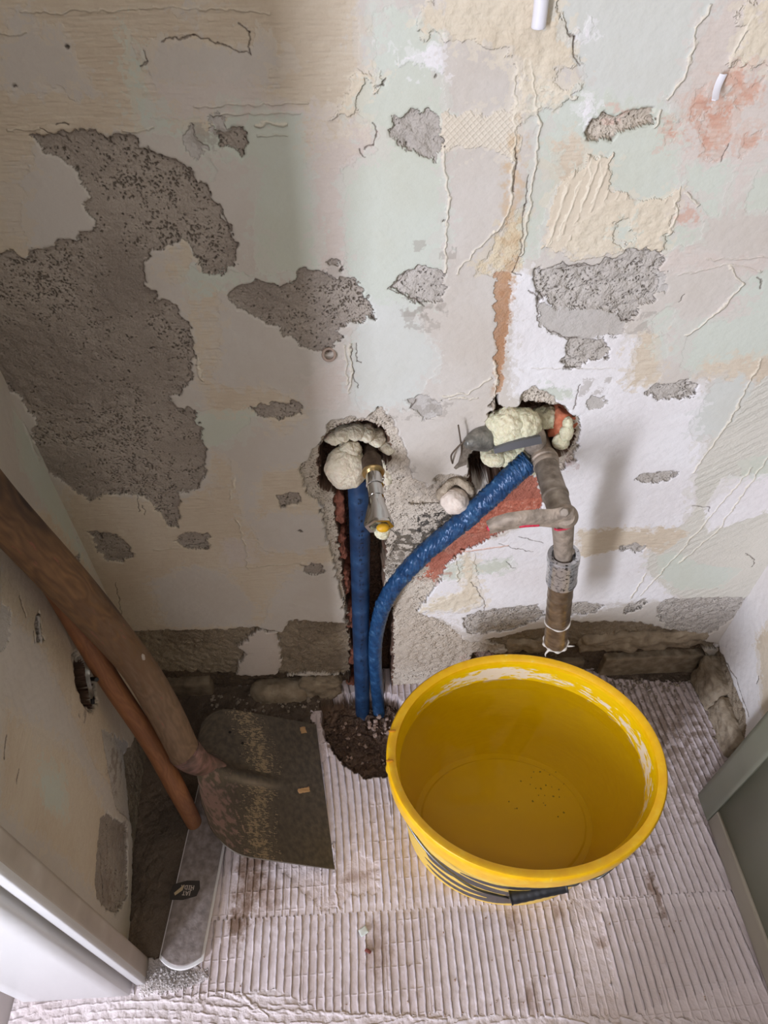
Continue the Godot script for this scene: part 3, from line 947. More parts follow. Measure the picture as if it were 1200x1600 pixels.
	s.poly(PLASTER, [270, 845, 290, 834, 325, 832, 326, 857, 300, 860])
	s.poly(PLASTER, [473, 885, 500, 880, 510, 893, 492, 900, 475, 895])
	s.poly(PLASTER, [430, 776, 465, 770, 472, 784, 440, 794])
	s.poly(GREY, [285, 210, 300, 200, 325, 235, 310, 245, 290, 235])
	s.poly(PLASTER, [340, 205, 372, 200, 390, 225, 375, 240, 345, 225])
	s.poly(GREY, [318, 180, 340, 178, 365, 205, 345, 210])
	s.poly(ROUGH, [965, 858, 985, 850, 1012, 852, 1000, 862])
	s.poly(PLASTER, [508, 408, 528, 408, 540, 416, 520, 418])
	# mortar round the pipe chase and the openings
	s.poly(MORTAR, [470, 735, 500, 690, 515, 662, 545, 655, 575, 655, 590, 636, 612, 655, 628, 690, 640, 720, 642, 745, 672, 762, 690, 742, 735, 745, 742, 790, 720, 830, 690, 880, 690, 905, 650, 958, 695, 972, 724, 1000, 790, 1012, 745, 1030, 700, 1060, 640, 1095, 610, 1130, 520, 1130, 545, 1060, 545, 1000, 535, 940, 515, 850, 500, 790, 480, 770])
	s.poly(MORTAR, [820, 612, 835, 605, 862, 620, 885, 640, 905, 655, 905, 690, 895, 720, 870, 740, 840, 720, 810, 640])
	s.poly(GREY, [635, 625, 660, 615, 690, 625, 690, 650, 660, 655])
	s.poly(BRICK, [668, 878, 700, 840, 730, 800, 762, 765, 790, 742, 836, 745, 850, 790, 832, 802, 765, 818, 800, 822, 770, 840, 725, 862, 700, 880, 690, 900, 680, 915])
	s.poly(WHITE, [735, 865, 760, 872, 800, 870, 800, 900, 740, 930, 690, 950, 668, 945, 690, 905])
	s.poly(MINT, [690, 905, 700, 884, 722, 870, 726, 905, 700, 906])
	s.poly(MINT, [742, 880, 800, 870, 800, 888, 765, 896, 742, 898])
	s.poly(CREAM, [722, 866, 742, 862, 745, 900, 757, 945, 722, 958, 652, 956, 690, 932, 722, 925])
	s.poly(ROUGH, [724, 965, 752, 955, 790, 950, 840, 945, 852, 962, 800, 985, 732, 992])
	s.poly(ROUGH, [880, 950, 905, 940, 945, 945, 930, 958, 885, 962])
	s.poly(ROUGH, [978, 948, 1012, 934, 1002, 952, 975, 958])
	s.poly(ROUGH, [1028, 948, 1040, 935, 1165, 934, 1150, 962, 1120, 985, 1085, 1000, 1050, 986, 1030, 966])
	# foot of the wall
	s.poly(STONE, [120, 990, 250, 985, 340, 985, 400, 980, 440, 990, 455, 970, 542, 974, 548, 1056, 480, 1052, 440, 1058, 360, 1059, 260, 1056, 120, 1056])
	s.poly(PINK, [368, 1056, 382, 1020, 372, 1012, 405, 985, 432, 990, 440, 1040, 430, 1056])
	s.poly(STONE, [760, 1000, 830, 985, 890, 972, 1000, 972, 1085, 995, 1130, 1012, 1085, 1018, 960, 1022, 800, 1020])
	s.poly(GAP, [120, 1058, 260, 1056, 360, 1059, 545, 1056, 545, 1180, 80, 1180])
	s.poly(GAP, [740, 1026, 800, 1018, 890, 1014, 960, 1020, 1100, 1014, 1112, 1040, 1112, 1200, 700, 1200])
	# openings right into the masonry
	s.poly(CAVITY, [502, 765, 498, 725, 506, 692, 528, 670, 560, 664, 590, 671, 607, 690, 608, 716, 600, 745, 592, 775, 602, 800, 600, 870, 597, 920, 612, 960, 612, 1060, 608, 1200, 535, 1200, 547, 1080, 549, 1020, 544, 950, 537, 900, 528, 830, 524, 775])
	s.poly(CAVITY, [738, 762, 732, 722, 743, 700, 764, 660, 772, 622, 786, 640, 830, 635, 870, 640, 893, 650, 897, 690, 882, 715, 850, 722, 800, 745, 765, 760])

func wall_marks(s: Surf) -> void:
	var dark := rgb(74, 60, 50)
	var rust := rgb(176, 126, 86)
	# rust and sand down the old chase
	for k in 14:
		var t := k / 13.0
		s.stain_or_shade(lerpf(797, 775, t), lerpf(420, 610, t), 7.0, 12.0, rust, 0.25, 0.8, 0.7)
	for k in 12:
		var t := k / 11.0
		s.stain_or_shade(lerpf(806, 795, t) + (k % 3 - 1) * 4.0, lerpf(210, 420, t), 8.0, 12.0, rgb(204, 174, 136), 0.32, 1.4, 0.8)
	s.stain_or_shade(892, 725, 9, 12, rgb(168, 136, 128), 0.5, 1.0)
	for q in [[1095, 160], [1150, 115], [1172, 142], [1120, 190], [1118, 225], [1172, 225], [1125, 165], [1075, 335], [1090, 205]]:
		s.stain_or_shade(q[0], q[1], 9.0, 8.0, rgb(205, 154, 130), 0.5, 2.2, 0.8)
	s.stain_or_shade(965, 180, 10, 7, rgb(214, 178, 160), 0.6, 1.5)
	for q in [[700, 862], [745, 812], [770, 800], [730, 835], [690, 895], [665, 910]]:
		s.stain_or_shade(q[0], q[1], 14.0, 9.0, rgb(178, 128, 108), 0.55, 1.6)
	s.stain_or_shade(765, 1035, 40, 20, rgb(206, 170, 158), 0.5, 1.6)
	s.stain_or_shade(700, 1080, 40, 14, rgb(196, 150, 134), 0.5, 1.8)
	s.stain_or_shade(645, 850, 34, 18, rgb(86, 78, 66), 0.85, 3.0, 0.6)  # darkness of holes in the mortar, painted flat here and below
	s.stain_or_shade(688, 822, 22, 14, rgb(72, 66, 58), 0.9, 3.0, 0.6)
	s.stain_or_shade(615, 880, 20, 40, rgb(110, 98, 82), 0.6, 3.0, 0.7)
	s.stain_or_shade(960, 1006, 90, 12, rgb(120, 104, 82), 0.5, 1.4)
	s.stain_or_shade(840, 1000, 50, 10, rgb(132, 116, 92), 0.5, 1.6)
	for q in [[660, 500, 14], [680, 485, 10], [640, 480, 10], [655, 640, 14], [690, 640, 10], [600, 660, 12], [630, 740, 14], [660, 770, 12], [930, 605, 12], [1000, 505, 12], [320, 215, 10], [700, 395, 6], [655, 385, 5], [520, 430, 10]]:
		s.stain_or_shade(q[0], q[1], q[2], q[2] * 0.8, rgb(156, 146, 134), 0.4, 3.2, 0.7)
	# cracks and lifted edges
	for c in [[885, 42, 893, 60, 896, 78, 906, 102], [582, 192, 590, 205, 584, 226, 568, 232], [562, 232, 570, 246], [803, 200, 806, 250, 802, 300],
			[826, 270, 820, 320, 812, 400, 802, 426], [800, 425, 815, 430], [828, 452, 840, 465, 836, 480, 842, 500], [840, 455, 848, 470], [858, 515, 880, 525, 900, 530], [965, 488, 972, 500, 992, 500],
			[776, 625, 774, 640, 765, 655], [610, 450, 632, 462, 664, 476], [1125, 250, 1140, 225], [600, 120, 597, 132, 588, 140], [682, 115, 678, 118], [790, 878, 798, 886, 805, 888],
			[735, 908, 745, 918, 750, 930, 758, 940, 756, 955], [780, 850, 810, 858, 832, 862], [60, 200, 90, 210, 110, 225], [86, 192, 105, 193], [215, 775, 217, 800], [222, 790, 228, 805], [345, 330, 357, 352],
			[480, 885, 470, 883], [555, 535, 560, 565, 566, 568], [548, 540, 552, 590, 560, 605], [1060, 470, 1070, 460], [880, 575, 908, 575], [640, 420, 612, 450], [180, 910, 190, 960], [905, 600, 898, 640], [810, 838, 850, 848],
			[250, 62, 300, 57, 345, 68, 392, 85, 388, 50, 372, 38], [215, 100, 232, 95, 228, 80], [1185, 430, 1190, 450], [640, 640, 650, 625], [1080, 790, 1110, 792, 1106, 800], [1165, 865, 1180, 875, 1176, 885], [870, 420, 940, 415]]:
		s.stroke(c, 1.2, -0.9, dark, 0.45, 1.3)
	for c in [[775, 618, 773, 645, 762, 660]]:
		s.stroke(c, 5.0, -14.0, dark, 0.4, 0.8)
	for c in [[102, 70, 106, 74], [20, 132, 22, 135], [466, 828, 472, 832], [693, 345, 694, 346], [310, 660, 312, 662], [850, 640, 851, 640], [150, 830, 158, 845]]:
		s.stroke(c, 3.4, -4.0, dark, 0.5, 0.6)
	# hollow of the old fixing
	s.stroke([512, 548, 514, 552], 9.0, -10.0, rgb(120, 100, 84), 0.5, 0.3)
	# raised ridges of putty and filler
	var pale := rgb(233, 222, 200)
	for c in [[804, 90, 806, 160, 800, 250, 798, 320, 782, 350, 735, 400, 712, 430], [828, 90, 842, 190, 838, 240, 826, 330, 815, 400], [1112, 10, 1088, 40, 1085, 60, 1076, 105, 1058, 135, 1040, 155], [1180, 20, 1150, 70, 1138, 105],
			[885, 285, 870, 340, 856, 385], [905, 280, 890, 330, 868, 378], [925, 245, 918, 290, 905, 330], [940, 245, 936, 290, 925, 318], [1052, 310, 1058, 325, 1045, 365], [770, 650, 776, 600, 772, 560], [1140, 412, 1160, 445, 1120, 490, 1070, 525],
			[690, 230, 700, 310, 694, 430], [1190, 560, 1150, 640, 1110, 700, 1080, 740], [690, 620, 730, 615, 768, 590], [700, 623, 748, 622], [1035, 170, 1020, 200], [545, 535, 549, 570, 545, 615], [540, 540, 541, 600], [370, 808, 382, 850, 388, 890], [366, 745, 360, 780],
			[307, 555, 315, 595], [715, 910, 712, 870], [650, 958, 690, 940, 722, 925], [820, 90, 815, 140], [842, 140, 905, 150], [812, 176, 845, 168], [1090, 320, 1070, 300], [395, 193, 450, 192], [1175, 730, 1090, 830, 1000, 930], [1210, 700, 1120, 830, 1060, 880], [985, 935, 1010, 895]]:
		s.stroke(c, 3.0, 1.0, pale, 0.6, 1.6)
	for c in [[30, 20, 260, 10, 420, 18], [0, 52, 40, 51], [300, 165, 480, 160], [330, 178, 470, 175], [240, 200, 190, 205], [10, 203, 60, 200], [400, 212, 450, 210], [640, 790, 700, 788], [1060, 430, 1140, 412, 1190, 424], [830, 575, 960, 575], [240, 860, 330, 850], [400, 885, 470, 880], [1100, 405, 1200, 402]]:
		s.stroke(c, 1.8, 0.8, pale, 0.25, 1.0)
	for c in [[720, 862, 795, 852]]:
		s.stroke(c, 3.0, 1.0, rgb(222, 180, 160), 0.8, 0.6)

# ---------------------------------------------------------------- side walls
func build_side_walls() -> void:
	var ud := Vector3(XLF - XL, 0, ZJ).normalized()
	var s := Surf.new(self, Vector3(XL, 0.80, 0) + ud * 0.38, -ud, Vector3(0, -1, 0), Vector2(0.40, 0.83), 1500.0, LILAC)
	s.poly(TAN, [0, 800, 90, 800, 250, 1100, 230, 1300, 150, 1200, 60, 1000, 0, 950])
	s.poly(MINT, [20, 640, 60, 700, 150, 900, 120, 860, 70, 790, 30, 720])
	s.poly(TAN, [0, 1100, 120, 1180, 180, 1300, 170, 1420, 100, 1340, 0, 1260])
	s.poly(GREY, [0, 945, 20, 950, 10, 1010, -20, 1030])
	s.poly(MINT, [60, 1200, 100, 1210, 110, 1280, 70, 1260])
	s.poly(GREY, [158, 1140, 200, 1160, 210, 1290, 180, 1260])
	s.poly(PLASTER, [158, 1276, 168, 1272, 198, 1290, 200, 1400, 185, 1426, 165, 1420, 152, 1400, 148, 1380, 152, 1330])
	s.poly(PLASTER, [55, 965, 62, 960, 68, 1000, 58, 1005])
	s.poly(MORTAR, [112, 1020, 125, 1018, 140, 1035, 150, 1070, 152, 1102, 142, 1112, 130, 1100, 118, 1070])
	s.poly(CAVITY, [124, 1034, 136, 1038, 148, 1070, 148, 1102, 138, 1100, 126, 1068])
	s.poly(PLASTER, [115, 870, 125, 868, 128, 895, 118, 900])
	s.poly(STONE, [195, 1180, 260, 1080, 300, 1200, 240, 1500, 203, 1470, 208, 1320])
	s.bake()
	for c in [[10, 1150, 6, 1190], [30, 930, 40, 965], [52, 985, 55, 1005], [30, 1200, 26, 1225], [160, 1330, 165, 1400], [172, 1290, 172, 1330]]:
		s.stroke(c, 2.0, -1.2, rgb(84, 70, 60), 0.6, 1.0)
	for c in [[60, 960, 64, 1005], [35, 660, 60, 720], [120, 840, 135, 880]]:
		s.stroke(c, 4.0, 1.5, rgb(214, 206, 196), 0.5, 1.4)
	for q in [[192, 1300, 20], [175, 1390, 18], [180, 1200, 26], [130, 1110, 10]]:
		s.stain_or_shade(q[0], q[1], q[2], q[2], rgb(128, 112, 100), 0.5, 2.0)
	var wl := part("wall_left", s.mesh(3, 3), s.material(0.9))
	tag(wl, "shaded left side wall of the niche with scraped paint and a broken fixing hole", "wall", "", "structure")
	var core := mat(rgb(206, 194, 180), 0.95)
	box_part("masonry", Vector3(-0.52, -0.1, -0.08), Vector3(-0.40, 2.4, 0.33), core, wl)
	box_part("masonry", Vector3(-0.42, 0.80, -0.08), Vector3(-0.346, 2.4, 0.366), core, wl)
	# right
	var vd := Vector3(-0.03, 0, 0.42).normalized()
	var r := Surf.new(self, Vector3(XR, 0.60, 0) - vd * 0.02, vd, Vector3(0, -1, 0), Vector2(0.45, 0.63), 1200.0, WHITE)
	r.poly(WHITE, [1125, 1000, 1210, 880, 1260, 950, 1210, 1100, 1165, 1130])
	r.poly(TAN, [1180, 1000, 1260, 900, 1260, 1150, 1190, 1120])
	r.poly(STONE, [1090, 1012, 1122, 1010, 1135, 1040, 1165, 1118, 1150, 1300, 1080, 1060])
	r.bake()
	for c in [[1120, 1010, 1150, 1060, 1170, 1120], [1185, 1055, 1182, 1070]]:
		r.stroke(c, 2.0, -1.5, rgb(92, 78, 64), 0.6, 1.2)
	var wr := part("wall_right", r.mesh(3, 3), r.material(0.85))
	tag(wr, "short right side wall of the niche with a broken plaster foot", "wall", "", "structure")
	box_part("masonry", Vector3(0.60, -0.1, -0.08), Vector3(0.72, 2.4, 0.42), core, wr)
	box_part("masonry", Vector3(0.565, 0.60, -0.08), Vector3(0.62, 2.4, 0.42), core, wr)
	# lumps where the plaster broke off at the foot of the right wall
	var lump := mottle([[0.0, rgb(128, 112, 92)], [0.5, rgb(158, 142, 120)], [1.0, rgb(190, 176, 154)]], 8.0, 0.02, 0.95, 0.0, 0.2, 66)
	part("foot_stone", rough_box(Vector3(XR + 0.004, 0.03, 0.035), Vector3(0.02, 0.038, 0.034), Basis.IDENTITY, 0.008, 0.006, 50.0, 31, 16), lump, wr)
	part("foot_stone", rough_box(Vector3(XR + 0.004, 0.024, 0.11), Vector3(0.018, 0.032, 0.04), Basis.IDENTITY, 0.008, 0.006, 50.0, 32, 16), lump, wr)

func build_floor() -> void:
	var s := Surf.new(self, Vector3(FX, 0, FZ), Vector3(1, 0, 0), Vector3(0, 0, 1), Vector2(1.06, 0.62), 1600.0, SCREED)
	s.n = Vector3.UP
	s.poly(DIRT, [190, 1060, 300, 1060, 320, 1290, 250, 1500, 232, 1500, 180, 1480])
	s.poly(DIRT, [240, 1060, 520, 1080, 510, 1130, 500, 1180, 300, 1180])
	s.poly(SMOOTH, [485, 1110, 512, 1110, 515, 1180, 498, 1200])
	s.poly(SMOOTH, [390, 1310, 500, 1350, 505, 1410, 560, 1330, 590, 1350, 590, 1395, 540, 1400, 530, 1420, 505, 1425])
	s.poly(DIRT, [920, 1045, 1130, 1040, 1150, 1180, 1125, 1130, 1080, 1065, 960, 1060])
	s.poly(SMOOTH, [870, 1355, 940, 1330, 990, 1310, 985, 1340, 930, 1370, 880, 1390])
	s.poly(SMOOTH, [895, 1380, 930, 1390, 970, 1600, 900, 1600])
	s.poly(GLUE, [-60, 1560, 200, 1550, 300, 1560, 430, 1545, 500, 1580, 700, 1588, 900, 1585, 1300, 1600, 1300, 1700, -60, 1700])
	s.poly(DUST, [205, 1500, 240, 1495, 310, 1505, 330, 1530, 270, 1550, 220, 1555])
	s.poly(PIT, [500, 1095, 530, 1085, 620, 1085, 640, 1120, 620, 1210, 570, 1215, 540, 1195, 520, 1175, 505, 1140])
	s.bake()
	for q in [[590, 1480, 22, 42], [415, 1400, 26, 40], [370, 1440, 14, 24], [800, 1440, 14, 20], [870, 1420, 10, 14], [1020, 1390, 10, 24], [830, 1560, 12, 20], [940, 1470, 12, 10], [560, 1370, 30, 10]]:
		s.stain_or_shade(q[0], q[1], q[2], q[3], rgb(150, 124, 110), 0.6, 0.5, 0.9)
	s.stain_or_shade(985, 1130, 130, 70, rgb(150, 132, 119), 0.6, 1.0, 0.6)
	s.stain_or_shade(1060, 1200, 50, 70, rgb(150, 130, 117), 0.5, 1.2, 0.6)
	for q in [[388, 1385, 24, 44], [372, 1440, 16, 30], [395, 1350, 30, 24]]:  # brown floor stain with the shovel blade's shadow painted into it
		s.stain_or_shade(q[0], q[1], q[2], q[3], rgb(124, 98, 80), 0.8, 0.35, 0.8)
	for q in [[1000, 1330, 30, 6], [1025, 1400, 6, 30], [760, 1390, 30, 8]]:
		s.stain_or_shade(q[0], q[1], q[2], q[3], rgb(112, 86, 68), 0.4, 2.0, 0.7)
	s.stain_or_shade(1040, 1250, 8, 6, rgb(228, 222, 218), 0.8, 1.4)
	for c in [[520, 1315, 522, 1360, 528, 1420], [330, 1572, 480, 1580, 700, 1592], [250, 1562, 330, 1550, 380, 1556, 420, 1590]]:
		s.stroke(c, 4.0, 1.6, rgb(204, 190, 184), 0.3, 1.4)
	var fl := part("floor", s.mesh(2, 3), s.material(0.72, 1.0))
	tag(fl, "pinkish floor of combed tile adhesive with a broken pit by the pipes", "floor", "", "structure")
	box_part("subfloor", Vector3(-0.5, -0.14, -0.2), Vector3(0.72, -0.075, 0.56), mat(rgb(140, 122, 106), 0.95), fl)

# ---------------------------------------------------------------- pipes, valves, foam
func build_pipework() -> void:
	var foam := mottle([[0.0, rgb(196, 180, 152)], [0.5, rgb(220, 207, 182)], [1.0, rgb(232, 222, 200)]], 20.0, 0.04, 0.85, 0.0, 0.10, 71, true)
	var foam2 := mottle([[0.0, rgb(198, 188, 150)], [0.5, rgb(220, 212, 178)], [1.0, rgb(236, 230, 204)]], 22.0, 0.04, 0.8, 0.0, 0.10, 72, true)
	var foamw := mottle([[0.0, rgb(222, 202, 184)], [0.5, rgb(232, 216, 200)], [1.0, rgb(240, 228, 214)]], 18.0, 0.02, 0.85, 0.0, 0.06, 73)
	for f in [foam, foam2]:
		f.subsurf_scatter_enabled = true
		f.subsurf_scatter_strength = 0.15
	# ---- two blue insulated pipes
	var blue := mottle([[0.0, rgb(24, 46, 76)], [0.5, rgb(31, 60, 96)], [0.85, rgb(42, 76, 114)], [1.0, rgb(88, 108, 136)]], 9.0, 0.014, 0.45, 0.0, 0.05, 81)
	var b1 := thing("insulated_pipe", "straight blue insulated pipe with a line of black print, left of the two", "pipe", ony(566, 1128, -0.055), "blue insulated pipes")
	var path1 := [onz(560, 742, -0.016), onz(562, 800, -0.010), onz(563, 900, -0.008), onz(564, 1000, -0.004), ony(566, 1098, -0.02), ony(567, 1130, -0.055)]
	var fn := FastNoiseLite.new()
	fn.seed = 5
	fn.frequency = 1.0
	var r1 := func(t, a): return lerpf(0.0142, 0.0116, t) + 0.0004 * fn.get_noise_3d(t * 30.0, cos(a) * 1.4, sin(a) * 1.4)
	part("foam_sleeve", tube(path1, r1, 150, 40), blue, b1)
	part("printed_line", printed_line(path1, 0.0138), mat(rgb(18, 24, 38), 0.6), b1, "line of small black print down the blue sleeve").set_meta("kind", "stuff")
	var foil := mottle([[0.0, rgb(24, 50, 82)], [0.5, rgb(34, 70, 110)], [0.8, rgb(50, 92, 132)], [1.0, rgb(112, 142, 166)]], 14.0, 0.016, 0.34, 0.12, 0.06, 82)
	var b2 := thing("insulated_pipe", "curved blue pipe in crinkled wrapping, sweeping up to the right-hand tap", "pipe", ony(592, 1128, -0.055), "blue insulated pipes")
	var path2 := [onz(829, 719, 0.018), onz(803, 741, 0.022), onz(765, 777, 0.022), onz(712, 824, 0.020), onz(655, 872, 0.014), onz(610, 925, 0.008), onz(592, 970, 0.004), onz(586, 1020, 0.004), ony(590, 1090, -0.012), ony(594, 1130, -0.055)]
	var r2 := func(t, a):
		var w: float = absf(fn.get_noise_3d(t * 62.0 + cos(a + 0.6) * 2.2, cos(a) * 0.7, sin(a) * 0.7)) + 0.4 * absf(fn.get_noise_3d(t * 120.0 - sin(a) * 2.0, 7.0 + cos(a), sin(a)))
		var ease: float = clampf((0.78 - t) * 6.0, 0.25, 1.0)
		return lerpf(0.0122, 0.0100, clampf(t * 1.3 - 0.3, 0.0, 1.0)) + ease * 0.0044 * (w - 0.16)
	part("foil_sleeve", tube(path2, r2, 320, 48), foil, b2)

	# ---- expanding foam
	var lf := thing("expanding_foam", "big round dusty lump of expanding foam left of the chrome valve", "foam", onz(542, 760, -0.02), "lumps of expanding foam")
	part("lump", blob(onz(541, 731, -0.002), Vector3(0.0255, 0.027, 0.024), 0.11, 40.0, 3, 80, 110), foam, lf)
	part("lump", blob(onz(547, 702, -0.010), Vector3(0.014, 0.011, 0.014), 0.18, 80.0, 4, 40, 56), foam, lf)
	var lf2 := thing("expanding_foam", "arched bead of foam along the top of the left wall opening", "foam", onz(560, 680, -0.03), "lumps of expanding foam")
	for k in 6:
		var t := k / 5.0
		part("lump", blob(onz(lerpf(522, 604, t), 688.0 - 20.0 * sin(PI * (0.12 + t * 0.8)) + 12.0 * t, -0.018), Vector3(0.0125, 0.0065, 0.016), 0.22, 70.0, 20 + k, 30, 40), foam, lf2)
	part("lump", blob(onz(604, 740, -0.016), Vector3(0.010, 0.026, 0.014), 0.3, 70.0, 33, 36, 44), foam, lf2)
	var rf := thing("expanding_foam", "largest pale foam block at the top of the right wall opening", "foam", onz(803, 700, -0.02), "lumps of expanding foam")
	for q in [[796, 664, 0.004, 0.022, 0.022, 0.022], [817, 663, 0.004, 0.020, 0.020, 0.02], [783, 682, 0.008, 0.012, 0.013, 0.014], [834, 668, 0.004, 0.009, 0.009, 0.010], [800, 682, 0.010, 0.020, 0.010, 0.014], [775, 660, 0.0, 0.012, 0.012, 0.014]]:
		part("lump", blob(onz(q[0], q[1], q[2]), Vector3(q[3], q[4], q[5]), 0.15, 60.0, int(q[0]), 60, 80), foam2, rf)
	var rf2 := thing("expanding_foam", "pale foam below the grey plastic clip, touching the curved blue pipe", "foam", onz(790, 730, -0.01), "lumps of expanding foam")
	for q in [[773, 712, -0.002, 0.017, 0.012, 0.017], [800, 714, 0.0, 0.020, 0.012, 0.015], [823, 705, 0.0, 0.016, 0.011, 0.014], [833, 728, -0.008, 0.016, 0.010, 0.012]]:
		part("lump", blob(onz(q[0], q[1], q[2]), Vector3(q[3], q[4], q[5]), 0.16, 60.0, int(q[0]) + 5, 50, 66), foam2, rf2)
	var rf3 := thing("expanding_foam", "small curled foam bead beside the orange brick, right end of the opening", "foam", onz(880, 695, -0.02), "lumps of expanding foam")
	for q in [[877, 690, 0.002, 0.010, 0.010, 0.010], [885, 676, 0.002, 0.008, 0.011, 0.009], [887, 662, -0.002, 0.006, 0.009, 0.008]]:
		part("lump", blob(onz(q[0], q[1], q[2]), Vector3(q[3], q[4], q[5]), 0.14, 90.0, int(q[0]) + 9, 40, 50), foam2, rf3)
	var rf4 := thing("expanding_foam", "shaded foam filling the back of the right opening left of the orange brick", "foam", onz(848, 665, -0.03), "lumps of expanding foam")
	part("lump", blob(onz(853, 652, -0.022), Vector3(0.020, 0.014, 0.016), 0.24, 90.0, 51, 30, 40), foam2, rf4)

	# ---- chrome angle valve on its nipple (left)
	var brown := mottle([[0.0, rgb(72, 58, 48)], [0.6, rgb(98, 82, 70)], [1.0, rgb(120, 104, 90)]], 20.0, 0.02, 0.5, 0.55, 0.03, 84)
	var chrome := mat(rgb(196, 194, 190), 0.13, 1.0)
	var brass := mat(rgb(178, 152, 104), 0.3, 0.9)
	var hv := onz(577, 690, -0.03).y
	var v0 := onz(577, 690, -0.03)
	var v1 := ony(583, 737, hv)
	var v2 := ony(588, 778, hv - 0.004)
	var av := thing("angle_valve", "short chrome pipe valve on a brown nipple in the left wall opening", "valve", v0)
	part("nipple", lathe([[0.0, 0.0], [0.0, 0.0075], [0.45, 0.0078], [0.62, 0.0120], [0.97, 0.0128], [1.0, 0.0122], [1.0, 0.0]], v0, v1, 8), brown, av)
	part("collar_ring", lathe([[0.0, 0.0], [0.0, 0.0126], [0.5, 0.0130], [1.0, 0.0118], [1.0, 0.0]], v1, v1.lerp(v2, 0.10), 36), brass, av)
	part("chrome_sleeve", lathe([[0.08, 0.0], [0.08, 0.0092], [0.5, 0.0092], [0.51, 0.0098], [0.56, 0.0098], [0.57, 0.0086], [0.98, 0.0084], [1.0, 0.0]], v1, v2, 36), chrome, av)
	var v3 := v2 + (v2 - v1).normalized() * 0.034 + Vector3(0.0, -0.006, 0)
	part("valve_head", lathe([[0.0, 0.0], [0.0, 0.0084], [0.20, 0.0090], [0.9, 0.0166], [1.0, 0.0160], [1.0, 0.0118], [0.8, 0.0110], [0.8, 0.0]], v2 - (v2 - v1).normalized() * 0.002, v3, 6), chrome, av)
	part("yellow_seal", blob(v3 + Vector3(0.004, -0.003, -0.001), Vector3(0.0072, 0.005, 0.005), 0.1, 60.0, 3, 16, 24, false), mat(rgb(214, 160, 24), 0.5), av)
	var drip := thing("foam_drip", "small pale foam drop hanging under the chrome valve", "foam", v3 + Vector3(0.004, -0.02, -0.004))
	part("drop", blob(v3 + Vector3(0.0035, -0.0125, -0.004), Vector3(0.0085, 0.011, 0.008), 0.2, 110.0, 61, 30, 40), foam2, drip)

	# ---- capped stub between the two pipes
	var oldpl := mottle([[0.0, rgb(140, 124, 104)], [0.6, rgb(176, 160, 138)], [1.0, rgb(198, 184, 162)]], 18.0, 0.02, 0.95, 0.0, 0.16, 85)
	var stub := thing("capped_stub", "pipe stub plugged with a round ball of white filler", "pipe stub", onz(713, 790, -0.01))
	part("sleeve_ring", tube(ring_path(onz(711, 775, 0.002), 0.0185, 0.016, 150, 400), func(t, a): return 0.0050 + 0.0016 * fn.get_noise_3d(t * 20.0, cos(a), sin(a)), 60, 18), oldpl, stub)
	part("filler_ball", blob(onz(711, 783, 0.012), Vector3(0.0168, 0.0168, 0.0155), 0.14, 60.0, 63, 44, 60, false), foamw, stub)

	# ---- old lead pipe end with a twist of rusty wire
	var lead := mottle([[0.0, rgb(92, 90, 84)], [0.5, rgb(126, 124, 116)], [0.8, rgb(156, 152, 142)], [1.0, rgb(186, 166, 148)]], 16.0, 0.02, 0.45, 0.5, 0.08, 86)
	var lp := thing("lead_pipe_end", "grey pinched lead pipe end at the left of the right opening", "pipe end", onz(748, 690, -0.01))
	var la := onz(727, 693, 0.018)
	var lb := onz(768, 681, -0.002)
	part("cone", lathe([[0.0, 0.0], [0.0, 0.003], [0.06, 0.0062], [0.3, 0.0108], [0.62, 0.0150], [0.7, 0.0158], [0.74, 0.0136], [0.80, 0.0150], [1.0, 0.0152], [1.0, 0.0]], la, lb, 26), lead, lp)
	var wirem := mat(rgb(104, 90, 76), 0.7, 0.5)
	var wt := thing("binding_wire", "twist of thin rusty wire beside the grey pipe end", "wire", onz(712, 715, 0.004))
	part("strand", tube([onz(716, 664, 0.012), onz(719, 684, 0.014), onz(721, 700, 0.010), onz(720, 722, 0.0)], func(_t, _a): return 0.0009, 24, 8), wirem, wt)
	part("strand", tube([onz(727, 688, 0.016), onz(714, 700, 0.015), onz(705, 712, 0.010), onz(707, 724, 0.0)], func(_t, _a): return 0.0010, 24, 8), wirem, wt)
	part("bent_tab", sheet(PackedVector3Array([onz(722, 692, 0.010), onz(736, 698, 0.008), onz(720, 706, 0.006), onz(731, 712, 0.004), onz(716, 722, 0.002), onz(728, 728, -0.002), onz(709, 730, 0.0), onz(722, 740, -0.004)]), 4, 2, 0.0012), mottle([[0.0, rgb(96, 86, 74)], [1.0, rgb(150, 138, 122)]], 20.0, 0.02, 0.8, 0.2, 0.08, 87), wt)

	# ---- grey plastic clip across the foam
	var clipm := mat(rgb(98, 98, 100), 0.5)
	var cp := PackedVector3Array()
	for i in 13:
		var t := i / 12.0
		var bow := sin(t * PI)
		for j in 4:
			var k := j / 3.0
			cp.append(onz(lerpf(771, 845, t) + (k * 2.0), lerpf(lerpf(702, 682, t), lerpf(709, 693, t), k) - bow * 2.0 * (1.0 - k), 0.022 + bow * 0.006))
	var clip := part("pipe_clip", sheet(cp, 13, 4, 0.004), clipm)
	tag(clip, "dark grey plastic pipe clip strip pressed across the pale foam", "pipe clip")

	# ---- old garden tap with its lever
	var old := mottle([[0.0, rgb(98, 86, 74)], [0.4, rgb(138, 126, 112)], [0.75, rgb(168, 156, 142)], [1.0, rgb(190, 178, 162)]], 11.0, 0.02, 0.6, 0.35, 0.10, 88)
	var old2 := mottle([[0.0, rgb(118, 104, 90)], [0.5, rgb(156, 142, 126)], [1.0, rgb(196, 176, 156)]], 14.0, 0.02, 0.65, 0.25, 0.10, 89)
	var ht := onz(850, 700, 0.0).y
	var t0 := onz(842, 688, -0.02)
